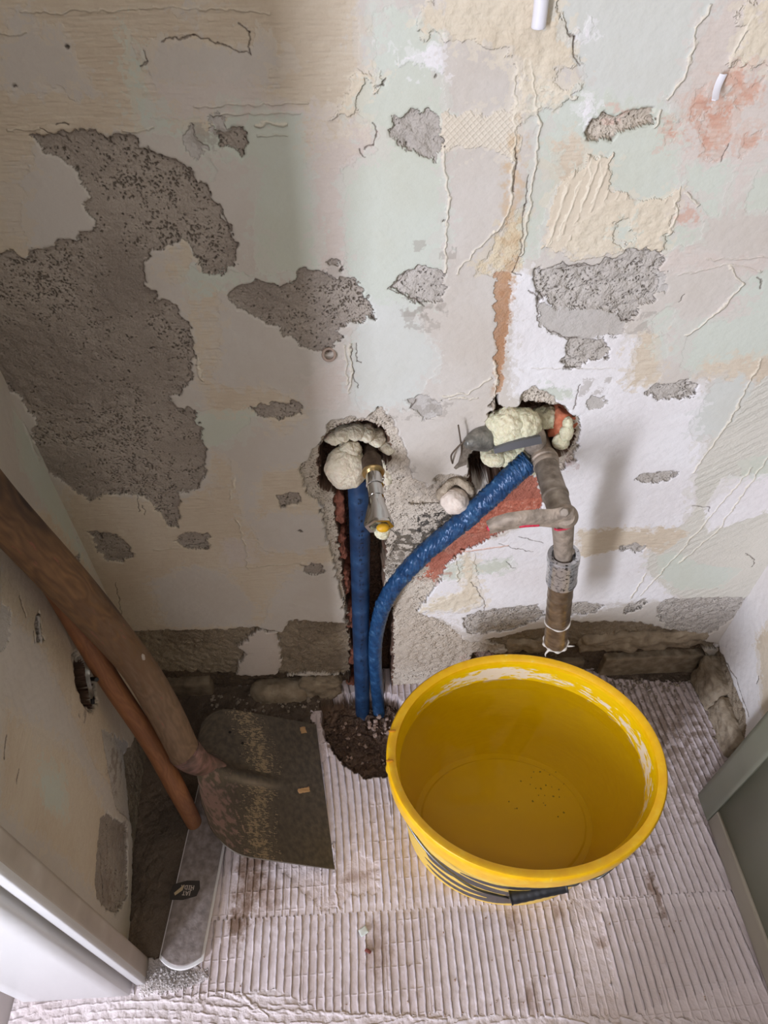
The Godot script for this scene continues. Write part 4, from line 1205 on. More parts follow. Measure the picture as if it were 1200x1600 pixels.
	var t1 := ony(878, 808, ht)
	t0.y = ht
	t0.x = onz(846, 694, 0.0).x
	var tap := thing("lever_tap", "dirty old ball tap with a lever handle, sticking out of the right opening", "tap", t0)
	part("tail_piece", lathe([[0.0, 0.0], [0.0, 0.0120], [0.28, 0.0120], [0.29, 0.0], [0.29, 0.0]], t0, t1, 28), old, tap)
	part("wall_elbow", blob(onz(836, 690, 0.008), Vector3(0.012, 0.020, 0.012), 0.12, 60.0, 44, 30, 40, false), old, tap)
	part("coupling", lathe([[0.27, 0.0], [0.27, 0.0150], [0.30, 0.0160], [0.335, 0.0160], [0.345, 0.0142], [0.36, 0.0152], [0.385, 0.0150], [0.40, 0.0138], [0.40, 0.0]], t0, t1, 32), old2, tap)
	part("valve_body", lathe([[0.39, 0.0], [0.39, 0.0132], [0.70, 0.0136], [0.74, 0.0146], [0.765, 0.0146], [0.775, 0.0128], [0.78, 0.0132], [0.97, 0.0128], [1.0, 0.0110], [1.0, 0.0]], t0, t1, 32), old, tap)
	var sp_top := onz(880, 822, t1.z - 0.002)
	var sp_low := onz(880, 866, t1.z - 0.002)
	part("spout", tube([t1 + Vector3(0.002, 0.0, -0.012), sp_top.lerp(t1, 0.4), sp_top.lerp(sp_low, 0.4), sp_low, onz(880, 880, t1.z - 0.002)], func(t, _a): return lerpf(0.0128, 0.0098, clampf(t * 1.2, 0.0, 1.0)), 40, 28), old2, tap)
	part("spout_nib", blob(onz(893, 862, t1.z), Vector3(0.004, 0.004, 0.004), 0.2, 100.0, 8, 12, 16), old, tap)
	var zl := t1.z + 0.014
	var lv := PackedVector3Array()
	var lpts := [[893, 803, 24], [878, 801, 26], [862, 804, 22], [845, 804, 19], [820, 806, 18], [795, 810, 17], [775, 816, 15], [764, 822, 9]]
	for e in lpts:
		for j in 5:
			var k := j / 4.0
			lv.append(onz(e[0], e[1] + (k - 0.35) * e[2], zl + 0.004 * sin(k * PI) - (0.006 if e[0] < 780 else 0.0)))
	var lever := part("lever", sheet(lv, lpts.size(), 5, 0.0045), old2, tap)
	part("pivot_boss", lathe([[0.0, 0.0], [0.0, 0.0125], [0.6, 0.0125], [0.8, 0.0110], [1.0, 0.0085], [1.0, 0.0]], onz(884, 806, zl - 0.010), onz(884, 808, zl + 0.005), 30), old2, tap)
	part("pivot_nut", lathe([[0.0, 0.0], [0.0, 0.0052], [0.8, 0.0052], [1.0, 0.0040], [1.0, 0.0]], onz(882, 800, zl + 0.004), onz(882, 801, zl + 0.009), 6), old, tap)
	var redp := mottle([[0.0, rgb(150, 40, 52)], [0.5, rgb(206, 40, 70)], [1.0, rgb(218, 80, 96)]], 30.0, 0.03, 0.5, 0.0, 0.05, 90)
	part("red_paint", tube([onz(761, 822, zl - 0.004), onz(766, 826, zl - 0.002), onz(773, 827, zl)], func(t, _a): return 0.0030 * sin(PI * clampf(t * 0.8 + 0.1, 0.0, 1.0)), 12, 12), redp, tap, "remnant of red paint on the lever")
	part("red_paint", tube([onz(811, 821, zl + 0.004), onz(822, 820, zl + 0.0045), onz(842, 819, zl + 0.004)], func(t, a): return 0.0026 + 0.0004 * fn.get_noise_2d(t * 30.0, a), 20, 10), redp, tap, "remnant of red paint on the lever")
	part("red_paint", tube([onz(897, 798, zl - 0.004), onz(899, 808, zl - 0.004), onz(896, 818, zl - 0.004), onz(888, 825, zl - 0.003), onz(872, 828, zl - 0.003), onz(866, 826, zl - 0.004)], func(t, a): return 0.0012 + 0.0005 * fn.get_noise_2d(t * 30.0, a), 36, 10), redp, tap, "remnant of red paint round the pivot")
	# ---- chrome collar and ribbed brass tube hanging from the spout
	var zt := t1.z - 0.002
	var c0 := onz(881, 866, zt)
	var c1 := onz(868, 1004, zt)
	var ht2 := thing("hose_tail", "ribbed bronze tube with a chrome collar hanging from the tap spout", "tube", c1)
	var worn := mottle([[0.0, rgb(52, 50, 50)], [0.26, rgb(96, 94, 94)], [0.32, rgb(206, 206, 208)], [1.0, rgb(230, 230, 232)]], 22.0, 0.03, 0.3, 0.75, 0.0, 91)
	part("chrome_collar", lathe([[0.0, 0.0130], [0.0, 0.0176], [0.02, 0.0182], [0.06, 0.0182], [0.07, 0.0174], [0.24, 0.0174], [0.25, 0.0180], [0.27, 0.0176], [0.285, 0.0150], [0.285, 0.0], [0.08, 0.0], [0.08, 0.0142], [0.0, 0.0142]], c0, c1, 40), worn, ht2)
	var bronze := mottle([[0.0, rgb(96, 80, 64)], [0.5, rgb(132, 114, 94)], [0.8, rgb(156, 138, 116)], [1.0, rgb(184, 168, 146)]], 12.0, 0.02, 0.32, 0.6, 0.03, 92)
	var prof := [[0.27, 0.0], [0.27, 0.0150]]
	for k in 28:
		var t := 0.28 + k * 0.025
		prof.append([t, 0.0146 + 0.0003 * sin(k * 2.3)])
		prof.append([t + 0.018, 0.0149 + 0.0003 * sin(k * 1.7)])
	prof += [[1.0, 0.0148], [1.0, 0.0124], [0.9, 0.0120], [0.9, 0.0]]
	part("ribbed_tube", lathe(prof, c0, c1, 40), bronze, ht2)
	var thread := mat(rgb(214, 206, 194), 0.8)
	part("tape_band", tube(ring_path2(c0.lerp(c1, 0.72), (c1 - c0).normalized(), 0.0154), func(t, _a): return 0.0009 + 0.0004 * sin(t * 40.0), 60, 8), thread, ht2)
	part("tape_end", tube(ring_path2(c0.lerp(c1, 0.99), (c1 - c0).normalized(), 0.0152), func(t, _a): return 0.0014 + 0.0008 * sin(t * 57.0), 80, 8), thread, ht2)
	part("tape_end", tube([c1 + Vector3(0.013, 0.003, 0.008), c1 + Vector3(0.019, 0.004, 0.009), c1 + Vector3(0.023, 0.002, 0.008)], func(t, _a): return 0.0014 * (1.1 - t), 14, 8), thread, ht2)
	part("tape_end", tube([c1 + Vector3(-0.010, 0.001, 0.010), c1 + Vector3(-0.014, -0.008, 0.011), c1 + Vector3(-0.013, -0.014, 0.012)], func(t, _a): return 0.0018 * (1.1 - t), 14, 8), thread, ht2)

	# ---- torn metal fixing and cable in the left wall
	var fx := thing("wall_fixing", "torn metal fixing with a black cable stub in the left wall", "wall fixing", onx(140, 1105, -0.345))
	var fp := PackedVector3Array()
	for i in 9:
		var t := i / 8.0
		for j in 3:
			fp.append(onx(lerpf(136, 145, t) - 4.0 + j * 3.5 - 2.0 * sin(t * PI), lerpf(1034, 1092, t), -0.337 + 0.005 * j * 0.5 * sin(t * PI + 0.3)))
	part("bent_plate", sheet(fp, 9, 3, 0.0010), mottle([[0.0, rgb(120, 118, 112)], [1.0, rgb(170, 166, 156)]], 20.0, 0.02, 0.35, 0.7, 0.04, 93), fx)
	part("cable_stub", tube([onx(142, 1061, -0.342), onx(147, 1061, -0.330), onx(151, 1062, -0.322)], func(_t, _a): return 0.0026, 14, 14), mat(rgb(24, 22, 20), 0.5), fx)
	part("cable_stub", tube([onx(141, 1076, -0.345), onx(144, 1090, -0.338), onx(145, 1100, -0.336)], func(_t, _a): return 0.0024, 14, 14), mat(rgb(20, 18, 17), 0.5), fx)

func ring_path(c: Vector3, rx: float, ry: float, from: float, to: float) -> Array:
	var o := []
	for i in 25:
		var a := deg_to_rad(lerpf(from, to, i / 24.0) - 180.0 + 25.0)
		o.append(c + Vector3(cos(a + PI) * rx, sin(a) * ry + (0.006 if sin(a) > 0.0 else 0.0), 0.004 * sin(a * 3.0)))
	return o
func ring_path2(c: Vector3, axis: Vector3, r: float) -> Array:
	var a := axis.cross(Vector3(0.2, 0.3, 0.9)).normalized()
	var b := axis.cross(a)
	var o := []
	for i in 33:
		var t := TAU * i / 32.0
		o.append(c + (a * cos(t) + b * sin(t)) * r + axis * 0.0012 * sin(t * 3.0))
	return o
# short raised strokes set along the pipe like a line of print too small to read
func printed_line(path: Array, r: float) -> ArrayMesh:
	var st := SurfaceTool.new()
	st.begin(Mesh.PRIMITIVE_TRIANGLES)
	var g := RandomNumberGenerator.new()
	g.seed = 77
	var t := 0.10
	while t < 0.80:
		var c := catmull(path, t)
		var tg := (catmull(path, t + 0.01) - c).normalized()
		var side := tg.cross(Vector3(0, 0, 1)).normalized()
		if g.randf() > 0.22:
			var strokes := g.randi_range(1, 3)
			for k in strokes:
				var a0 := g.randf_range(-0.30, 0.05)
				var a1 := a0 + g.randf_range(0.08, 0.30)
				var d0 := g.randf_range(0.0, 0.0035)
				var horizontal := g.randf() < 0.5
				var q := []
				var pr: Array = [[a0, d0], [a1, d0], [a1, d0 + 0.0009], [a0, d0 + 0.0009]] if horizontal else [[a0, 0.0], [a0 + 0.06, 0.0], [a0 + 0.06, 0.0036], [a0, 0.0036]]
				for e in pr:
					q.append(c + tg * float(e[1]) - (side * sin(e[0] + 0.15) - Vector3(0, 0, 1) * cos(e[0] + 0.15)) * (r + 0.0006))
				for v: Vector3 in [q[0], q[1], q[2], q[0], q[2], q[3]]:
					st.add_vertex(v)
		t += 0.0125
	st.generate_normals()
	return st.commit()

# ---------------------------------------------------------------- the bucket
const BC := Vector3(0.1955, 0, 0.226)
func oval(a: float, h: float, ra: float, rb: float) -> Vector3:
	var q := Vector3(cos(a) * ra, h, sin(a) * rb)
	return BC + q.rotated(Vector3.UP, deg_to_rad(-3.0))
func oval_mesh(prof: Array, n := 96) -> ArrayMesh:
	var pts := PackedVector3Array()
	var rows := sharpened(prof, 1.0)
	for e in rows:
		for s in n + 1:
			pts.append(oval(TAU * (s % n) / n, e[0], e[1], e[2]))
	return grid_mesh(pts, rows.size(), n + 1, true)
func build_bucket() -> void:
	var bk := thing("bucket", "oval yellow plastic bucket of water with white paint smears round its rim", "bucket", BC)
	var yel := rgb(244, 190, 14)
	var shell := mat(Color.WHITE, 0.38)
	shell.albedo_texture = bucket_print()
	var prof := []
	for k in 25:
		var t := 1.0 - k / 24.0
		prof.append([0.002 + 0.190 * t, lerpf(0.142, 0.162, t), lerpf(0.113, 0.133, t)])
	part("shell", oval_mesh(prof, 128), shell, bk)
	part("foot", oval_mesh([[0.003, 0.1422, 0.1132], [0.0, 0.140, 0.111], [0.0, 0.0, 0.0]]), mat(rgb(232, 190, 70), 0.5), bk)
	var rimm := mottle([[0.0, rgb(236, 172, 8)], [0.7, rgb(246, 192, 18)], [0.92, rgb(248, 204, 60)], [1.0, rgb(236, 220, 170)]], 7.0, 0.03, 0.34, 0.0, 0.02, 101)
	part("rim", oval_mesh([[0.176, 0.1585, 0.1295], [0.1755, 0.1640, 0.1350], [0.178, 0.1652, 0.1362], [0.190, 0.1662, 0.1372], [0.192, 0.1690, 0.1400], [0.195, 0.1712, 0.1422], [0.197, 0.1722, 0.1432], [0.222, 0.1736, 0.1446], [0.2275, 0.1730, 0.1440],
		[0.2300, 0.1712, 0.1422], [0.2303, 0.1690, 0.1400], [0.2290, 0.1650, 0.1360], [0.2270, 0.1618, 0.1328], [0.222, 0.1606, 0.1316]], 128), rimm, bk)
	var inner := mat(Color.WHITE, 0.36)
	inner.albedo_texture = bucket_lining()
	prof = []
	for k in 25:
		var t := 1.0 - k / 24.0
		prof.append([0.006 + 0.219 * t, lerpf(0.130, 0.1612, t), lerpf(0.101, 0.1322, t)])
	part("inner_wall", flip(oval_mesh(prof, 128)), inner, bk)
	part("bottom", flip(oval_mesh([[0.0062, 0.131, 0.102], [0.0062, 0.122, 0.093], [0.009, 0.119, 0.090], [0.009, 0.0, 0.0]])), mat(rgb(232, 186, 2), 0.4), bk)
	var water := mat(Color(0.74, 0.57, 0.0, 0.40), 0.03)
	water.transparency = BaseMaterial3D.TRANSPARENCY_ALPHA
	water.metallic_specular = 0.2
	part("water", oval_mesh([[0.190, 0.1563, 0.1273], [0.1895, 0.1545, 0.1255], [0.1892, 0.0, 0.0]]), water, bk, "still water a few centimetres below the rim")
	# rim nibs on the left
	for e in [[-168.0, 0.0], [-184.0, 0.0]]:
		var c := oval(deg_to_rad(e[0]), 0.231, 0.1695, 0.1405)
		part("rim_nib", bevel_box(c, Vector3(0.0045, 0.0012, 0.0012), 0.0006), mat(rgb(196, 128, 8), 0.5), bk)
	# wire bail hanging down the front with its black grip
	var wire := mat(rgb(112, 112, 110), 0.3, 0.9)
	var g0 := ony(797, 1402, 0.106)
	var g1 := ony(886, 1384, 0.124)
	var wl := [oval(PI, 0.186, 0.1690, 0.1400)]
	for e in [[172.0, 0.182], [160.0, 0.174], [147.0, 0.164], [134.0, 0.153], [122.0, 0.143], [112.0, 0.134]]:
		wl.append(oval(deg_to_rad(e[0]), e[1], 0.1640, 0.1385))
	wl.append(g0.lerp(g1, -0.10) + Vector3(0, 0.006, 0))
	wl.append(g0)
	wl.append(g0.lerp(g1, 0.5))
	wl.append(g1)
	wl.append(g1 + Vector3(0.012, 0.001, -0.001))
	wl.append(ony(912, 1372, 0.128))
	for e in [[58.0, 0.150], [40.0, 0.166], [20.0, 0.178]]:
		wl.append(oval(deg_to_rad(e[0]), e[1], 0.1650, 0.1385))
	wl.append(oval(0.0, 0.186, 0.1690, 0.1400))
	part("bail", tube(wl, func(_t, _a): return 0.0017, 160, 12), wire, bk, "grey wire bail")
	part("grip", tube([g0, g0.lerp(g1, 0.33), g0.lerp(g1, 0.66) + Vector3(0, 0.001, 0), g1], func(t, a): return 0.0088 - 0.0012 * t + 0.0006 * cos(t * 50.0) * 0.3 + (0.0008 if t < 0.05 or t > 0.95 else 0.0), 40, 28), mat(rgb(28, 27, 28), 0.5), bk, "black plastic grip")
	for a in [0.0, PI]:
		part("bail_ear", blob(oval(a, 0.186, 0.1680, 0.1390), Vector3(0.006, 0.009, 0.008), 0.05, 50.0, 3, 16, 20, false), mat(yel, 0.4), bk)
	# specks of dirt lying on the bottom
	var st := SurfaceTool.new()
	st.begin(Mesh.PRIMITIVE_TRIANGLES)
	var g := RandomNumberGenerator.new()
	g.seed = 9
	for k in 30:
		var q := ony(g.randfn(850, 30) if k < 36 else g.randf_range(720, 960), g.randfn(1238, 24) if k < 36 else g.randf_range(1130, 1320), 0.0105)
		var s := g.randf_range(0.0004, 0.0011)
		st.append_from(rough_box(q, Vector3(s, s * 0.5, s * g.randf_range(0.7, 1.6)), Basis(Vector3.UP, g.randf() * 3.0), s * 0.3, s * 0.3, 400.0, k, 2), 0, Transform3D())
	var sk := part("grit", st.commit(), mat(rgb(48, 34, 16), 0.9), bk, "dark grit on the bottom of the bucket")
	sk.set_meta("kind", "stuff")

func flip(m: ArrayMesh) -> ArrayMesh:
	var a := m.surface_get_arrays(0)
	var n: PackedVector3Array = a[Mesh.ARRAY_NORMAL]
	for i in n.size():
		n[i] = -n[i]
	var x: PackedInt32Array = a[Mesh.ARRAY_INDEX]
	for i in range(0, x.size(), 3):
		var t := x[i]
		x[i] = x[i + 1]
		x[i + 1] = t
	return array_mesh(a[Mesh.ARRAY_VERTEX], n, a[Mesh.ARRAY_TEX_UV], x)
# the printed emblem: dark leaf-like strokes sweeping to the right on a paler yellow front
func bucket_print() -> ImageTexture:
	var w := 2048
	var h := 256
	var px := PackedByteArray()
	px.resize(w * h * 3)
	var strokes := [
		[[141, 0.104], [133, 0.106], [122, 0.106], [110, 0.100], [98, 0.090], 0.017, 0.010],
		[[141, 0.100], [134, 0.096], [127, 0.098], 0.018, 0.016],
		[[143, 0.062], [132, 0.058], [119, 0.052], [105, 0.050], [94, 0.056], 0.007, 0.012],
		[[142, 0.030], [130, 0.024], [115, 0.020], [101, 0.024], [92, 0.036], 0.006, 0.014],
		[[104, 0.036], [96, 0.056], [89, 0.080], 0.022, 0.024],
		[[120, 0.128], [104, 0.126], [92, 0.130], [80, 0.138], [66, 0.146], 0.007, 0.010],
		[[88, 0.132], [80, 0.140], [72, 0.146], 0.015, 0.014]]
	for y in h:
		for x in w:
			var i := (y * w + x) * 3
			var n := (n_mid[((y * 3) & 511) << 9 | (x & 511)] - 128) * 0.12
			px[i] = clampi(int(240 + n), 0, 255)
			px[i + 1] = clampi(int(200 + n), 0, 255)
			px[i + 2] = clampi(int(84 + n), 0, 255)
	for s in strokes:
		var n: int = s.size() - 2
		for k in n - 1:
			for j in 60:
				var t := j / 60.0
				var e: float = (k + t) / (n - 1)
				var deg: float = lerpf(s[k][0], s[k + 1][0], t)
				var hh: float = lerpf(s[k][1], s[k + 1][1], t)
				var half: float = lerpf(s[n], s[n + 1], e) * (sqrt(minf(1.0, e * 6.0 + 0.12)))
				var cx := int(deg / 360.0 * w)
				var cy := int((1.0 - (hh - 0.002) / 0.19) * h)
				var ry := int(half / 0.19 * h)
				for dx in range(-9, 10):
					for dy in range(-ry, ry + 1):
						if cy + dy < 0 or cy + dy >= h:
							continue
						var q := (cy + dy) * w + cx + dx
						var nz := n_fine[(((cy + dy) * 3) & 511) << 9 | ((cx + dx) & 511)]
						if nz > 36:
							px[q * 3] = 58
							px[q * 3 + 1] = 56
							px[q * 3 + 2] = 60
	return ImageTexture.create_from_image(Image.create_from_data(w, h, false, Image.FORMAT_RGB8, px))
# inside: white emulsion dried on above the water line, in arcs at the back and on the right
func bucket_lining() -> ImageTexture:
	var w := 2048
	var h := 512
	var px := PackedByteArray()
	px.resize(w * h * 3)
	for y in h:
		var hh := 0.006 + 0.219 * (1.0 - float(y) / (h - 1))
		for x in w:
			var deg := 360.0 * x / w
			if deg > 180.0:
				deg -= 360.0
			var i := (y * w + x) * 3
			var n := n_mid[((y * 2) & 511) << 9 | ((x >> 1) & 511)] - 128
			var f := n_fine[((y * 2) & 511) << 9 | ((x >> 2) & 511)] - 128
			var c := Vector3(238, 194, 3) + Vector3(0.05, 0.06, 0.02) * n
			var k := 0.0
			# back smear (deg -150 .. -55), right smear (deg -50 .. 40)
			if hh > 0.186 and hh < 0.216:
				var back := clampf(1.0 - absf(deg + 98.0) / 52.0, 0.0, 1.0)
				var mid := 0.201 + 0.004 * sin(deg * 0.05)
				if back > 0.0:
					k = back * 1.7 - absf(hh - mid) / 0.0125 + n * 0.010 + f * 0.006
				var right := clampf(1.0 - absf(deg + 2.0) / 40.0, 0.0, 1.0)
				if right > 0.0:
					k = maxf(k, right * 1.4 - absf(hh - 0.200) / 0.0125 + n * 0.014 + f * 0.006)
				var few := clampf(1.0 - absf(deg + 50.0) / 18.0, 0.0, 1.0)
				if few > 0.0:
					k = maxf(k, few * 0.75 - absf(hh - 0.201) / 0.010 + n * 0.016)
			if k > 0.25:
				c = c.lerp(Vector3(238, 222, 204), clampf((k - 0.25) * 2.6, 0.0, 0.94))
			px[i] = clampi(int(c.x), 0, 255)
			px[i + 1] = clampi(int(c.y), 0, 255)
			px[i + 2] = clampi(int(c.z), 0, 255)
	return ImageTexture.create_from_image(Image.create_from_data(w, h, false, Image.FORMAT_RGB8, px))

# ---------------------------------------------------------------- shovel, pole, straightedge
func wood(sd: int, a: Color, b: Color, dark: Color, grey: Color, grey_from: float) -> ImageTexture:
	var w := 256
	var h := 1024
	var px := PackedByteArray()
	px.resize(w * h * 3)
	for y in h:
		var t := float(y) / h
		for x in w:
			var u := TAU * x / w
			var m := n_mid[((y >> 1) & 511) << 9 | ((x * 2 + sd * 31) & 511)] - 128
			var l := n_low[((y >> 1) & 511) << 9 | ((x + sd * 77) & 511)] - 128
			var gr := sin(u * 5.0 + l * 0.09 + sin(t * 9.0) * 1.4) * 0.5 + sin(u * 23.0 + m * 0.03) * 0.22 + m * 0.003
			var c := a.lerp(b, clampf(0.5 + gr * 0.55, 0.0, 1.0))
			# two knots
			for kn in [[0.30, 0.44], [0.52, 0.36], [0.2, 0.60]]:
				var d := Vector2((t - kn[0]) * 16.0, (float(x) / w - kn[1]) * 7.0)
				var kk := exp(-d.length_squared()) 
				c = c.lerp(dark, clampf(kk * 0.85 + sin(d.length() * 11.0) * kk * 0.3, 0.0, 1.0))
			var gk := clampf((t - grey_from) * 3.0 + m * 0.004, 0.0, 0.85)
			c = c.lerp(grey * (1.0 + gr * 0.22), gk * 0.8)
			if m > 78 and l > 0 and t > 0.3:
				c = c.lerp(Color(0.62, 0.36, 0.30), 0.5)
			var i := (y * w + x) * 3
			px[i] = int(c.r * 255.0)
			px[i + 1] = int(c.g * 255.0)
			px[i + 2] = int(c.b * 255.0)
	return ImageTexture.create_from_image(Image.create_from_data(w, h, false, Image.FORMAT_RGB8, px))
func build_tools() -> void:
	# ---- shovel: blade tilted on its cutting edge, socket, bent wooden handle leaning on the left wall
	var tl := ony(316, 1103, 0.075)
	var bl := ony(338, 1334, 0.085)
	var tr := ony(494, 1133, 0.006)
	var br := ony(523, 1359, 0.006)
	var sh := thing("shovel", "shovel with a dark worn steel blade and thick wooden handle leaning on the left wall", "shovel", (tr + br) * 0.5)
	var rows := 41
	var cols := 49
	var pts := PackedVector3Array()
	for r in rows:
		var u := r / float(rows - 1)           # 0 at the socket edge, 1 at the cutting edge
		for c in cols:
			var v := 2.0 * c / (cols - 1) - 1.0
			var full := 1.0
			if u < 0.30:
				full = 0.40 + 0.60 * pow(1.0 - pow(1.0 - u / 0.30, 2.4), 1.0 / 2.4)
			var vv := v * full
			var p := (tl.lerp(bl, vv * 0.5 + 0.5)).lerp(tr.lerp(br, vv * 0.5 + 0.5), u)
			p += (tl - tr).normalized() * (0.016 * (1.0 - vv * vv) * (1.0 - u))       # back edge bows out to the socket
			p.y += 0.017 * exp(-pow((vv + 0.08) / (0.16 - 0.12 * minf(u, 0.6) / 0.6), 2.0)) * clampf(1.0 - u / 0.72, 0.0, 1.0)  # pressed crease
			p.y += 0.007 * vv * vv * (1.0 - u * 0.6) - 0.010 * sin(u * PI) * (1.0 - vv * vv)
			pts.append(p)
	var bm := mat(Color.WHITE, 0.55, 0.1)
	bm.albedo_texture = blade_skin()
	part("blade", sheet(pts, rows, cols, 0.0022), bm, sh)
	var hb := onx(291, 1181, -0.252)
	var h1 := onx(222, 1050, -0.283)
	var root := tl.lerp(bl, 0.44).lerp(tr.lerp(br, 0.44), 0.02) + Vector3(0, 0.004, 0)
	var sk := mottle([[0.0, rgb(88, 74, 64)], [0.45, rgb(124, 100, 90)], [0.7, rgb(168, 130, 122)], [1.0, rgb(190, 152, 144)]], 9.0, 0.02, 0.6, 0.2, 0.08, 111)
	part("socket", tube([hb + (h1 - hb).normalized() * 0.012, hb.lerp(root, 0.2), hb.lerp(root, 0.6) + Vector3(-0.003, -0.006, 0), root + Vector3(0, -0.006, 0), root.lerp((tr + br) * 0.5, 0.10) + Vector3(0, -0.012, 0)],
		func(t, _a): return lerpf(0.0226, 0.010, pow(t, 1.3)), 50, 28), sk, sh, "pink stained steel socket")
	var hm := mat(Color.WHITE, 0.7)
	hm.albedo_texture = wood(3, rgb(140, 104, 68), rgb(104, 74, 50), rgb(52, 36, 26), rgb(132, 110, 90), 0.46)
	var hpath := [onx(-230, 560, -0.285), onx(-90, 700, -0.297), onx(0, 798, -0.302), onx(95, 900, -0.298), onx(165, 979, -0.289), h1, onx(262, 1120, -0.266), hb]
	part("handle", tube(hpath, func(t, a): return 0.0212 + 0.0006 * sin(t * 17.0) + 0.0004 * sin(a * 3.0 + t * 5.0), 90, 40), hm, sh)
	part("paint_chip", blob(onx(224, 1027, -0.262), Vector3(0.0016, 0.006, 0.0035), 0.3, 200.0, 4, 12, 14), mat(rgb(190, 176, 164), 0.8), sh)
	for k in 2:
		var f := pts[(10 + k * 4) * cols + 8 + k * 3]
		part("rivet_hole", blob(f + Vector3(0, 0.0004, 0), Vector3(0.0026, 0.0008, 0.0022), 0.1, 100.0, 5, 8, 12, false), mat(rgb(24, 20, 18), 0.8), sh)
	var leaf := mat(rgb(196, 156, 110), 0.8)
	for e in [[23, 31, 0.009, 0.0035, 0.5], [36, 8, 0.0045, 0.0055, 0.0]]:
		var c := pts[e[0] * cols + e[1]]
		if e[4] > 0.0:
			c = ony(472, 1227, c.y)
		else:
			c = ony(475, 1142, 0.012)
		var cc := pts[0]
		var best := 1e9
		for q in pts:
			if Vector2(q.x - c.x, q.z - c.z).length() < best:
				best = Vector2(q.x - c.x, q.z - c.z).length()
				cc = q
		part("mud_fleck", rough_box(cc + Vector3(0, 0.0008, 0), Vector3(e[2], 0.0008, e[3]), Basis(Vector3.UP, 0.3) * Basis(Vector3(0, 0, 1), -0.32), 0.0006, 0.0016, 260.0, int(e[0]), 8), leaf, sh, "tan fleck of dried mud")

	# ---- a second, thinner pole behind it
	var pm := mat(Color.WHITE, 0.62)
	pm.albedo_texture = wood(8, rgb(156, 104, 66), rgb(130, 84, 54), rgb(96, 60, 40), rgb(150, 108, 80), 0.85)
	var po := thing("wooden_pole", "thin orange brown wooden pole standing behind the thick shovel handle", "pole", ony(303, 1292, 0.0))
	part("shaft", tube([onx(20, 800, -0.326), onx(80, 905, -0.328), onx(126, 985, -0.328), onx(173, 1065, -0.320), onx(236, 1160, -0.295), onx(280, 1240, -0.268), ony(304, 1287, 0.012)], func(t, _a): return 0.0130 - 0.002 * clampf(t - 0.8, 0.0, 1.0) * 5.0, 70, 30), pm, po)

	# ---- metal straightedge
	var sm := mottle([[0.0, rgb(116, 106, 101)], [0.5, rgb(140, 129, 124)], [1.0, rgb(164, 154, 150)]], 10.0, 0.03, 0.5, 0.25, 0.03, 121)
	var e0 := ony(279, 1510, 0.016)
	var e1 := ony(325, 1290, 0.016)
	var dir := (e1 - e0).normalized()
	dir.y = 0
	dir = dir.normalized()
	var se := thing("straightedge", "flat grey metal straightedge with rounded end lying under the shovel blade", "straightedge", Vector3(e0.x, 0, e0.z))
	part("strip", plank(e0, dir, 0.0265, 0.31, 0.014, 0.0), sm, se)
	part("white_edge", plank(e0 - dir * 0.0035, dir, 0.0290, 0.31, 0.0085, -0.0045), mat(rgb(226, 222, 220), 0.5), se, "bare white edge")
	# torn black label with worn white lettering, upside down to the viewer
	var lab := ony(289, 1391, 0.0166)
	var lm := PackedVector3Array()
	var right := Vector3(-dir.z, 0, dir.x)
	for i in 5:
		for j in 5:
			var q := Vector2(i / 4.0 - 0.5, j / 4.0 - 0.5)
			lm.append(lab + right * q.x * 0.040 * (1.0 - 0.25 * absf(q.y)) + dir * (q.y * 0.024 * (1.0 - 0.4 * absf(q.x)) + q.x * 0.006))
	var lb := part("torn_label", flip(sheet(lm, 5, 5, 0.0004)), mat(rgb(50, 44, 40), 0.6), se, "torn black label")
	var font := SystemFont.new()
	font.font_names = PackedStringArray(["Droid Sans"])
	font.font_weight = 700
	var lines := ["HIDA", "JAT"]
	for k in 2:
		var tm := TextMesh.new()
		tm.text = lines[k]
		tm.font = font
		tm.font_size = 32
		tm.pixel_size = 0.00024
		tm.depth = 0.0004
		var o := MeshInstance3D.new()
		o.name = "lettering"
		o.mesh = tm
		o.material_override = mat(rgb(186, 172, 160), 0.7)
		lb.add_child(o, true)
		# reads from the far side: its right runs to the viewer's left
		var rr := -right if right.x > 0.0 else right
		var b := Basis(rr, rr.cross(Vector3.UP) * -1.0, Vector3.UP)
		b = Basis(rr, Vector3.UP.cross(rr), Vector3.UP)
		o.transform = Transform3D(b, (lab + dir * (0.0045 - 0.009 * k) * 0.8 + rr * -0.003 + Vector3(0, 0.0005, 0)))
	var flp := part("label_flap", sheet(PackedVector3Array([lab - right * 0.014 - dir * 0.004, lab - right * 0.002 + dir * 0.006 + Vector3(0, 0.003, 0), lab - right * 0.012 - dir * 0.007, lab - right * 0.002 - dir * 0.001 + Vector3(0, 0.004, 0)]), 2, 2, 0.0004), mat(rgb(190, 170, 134), 0.8), lb)
	flp.set_meta("label", "pale curled corner of the label")

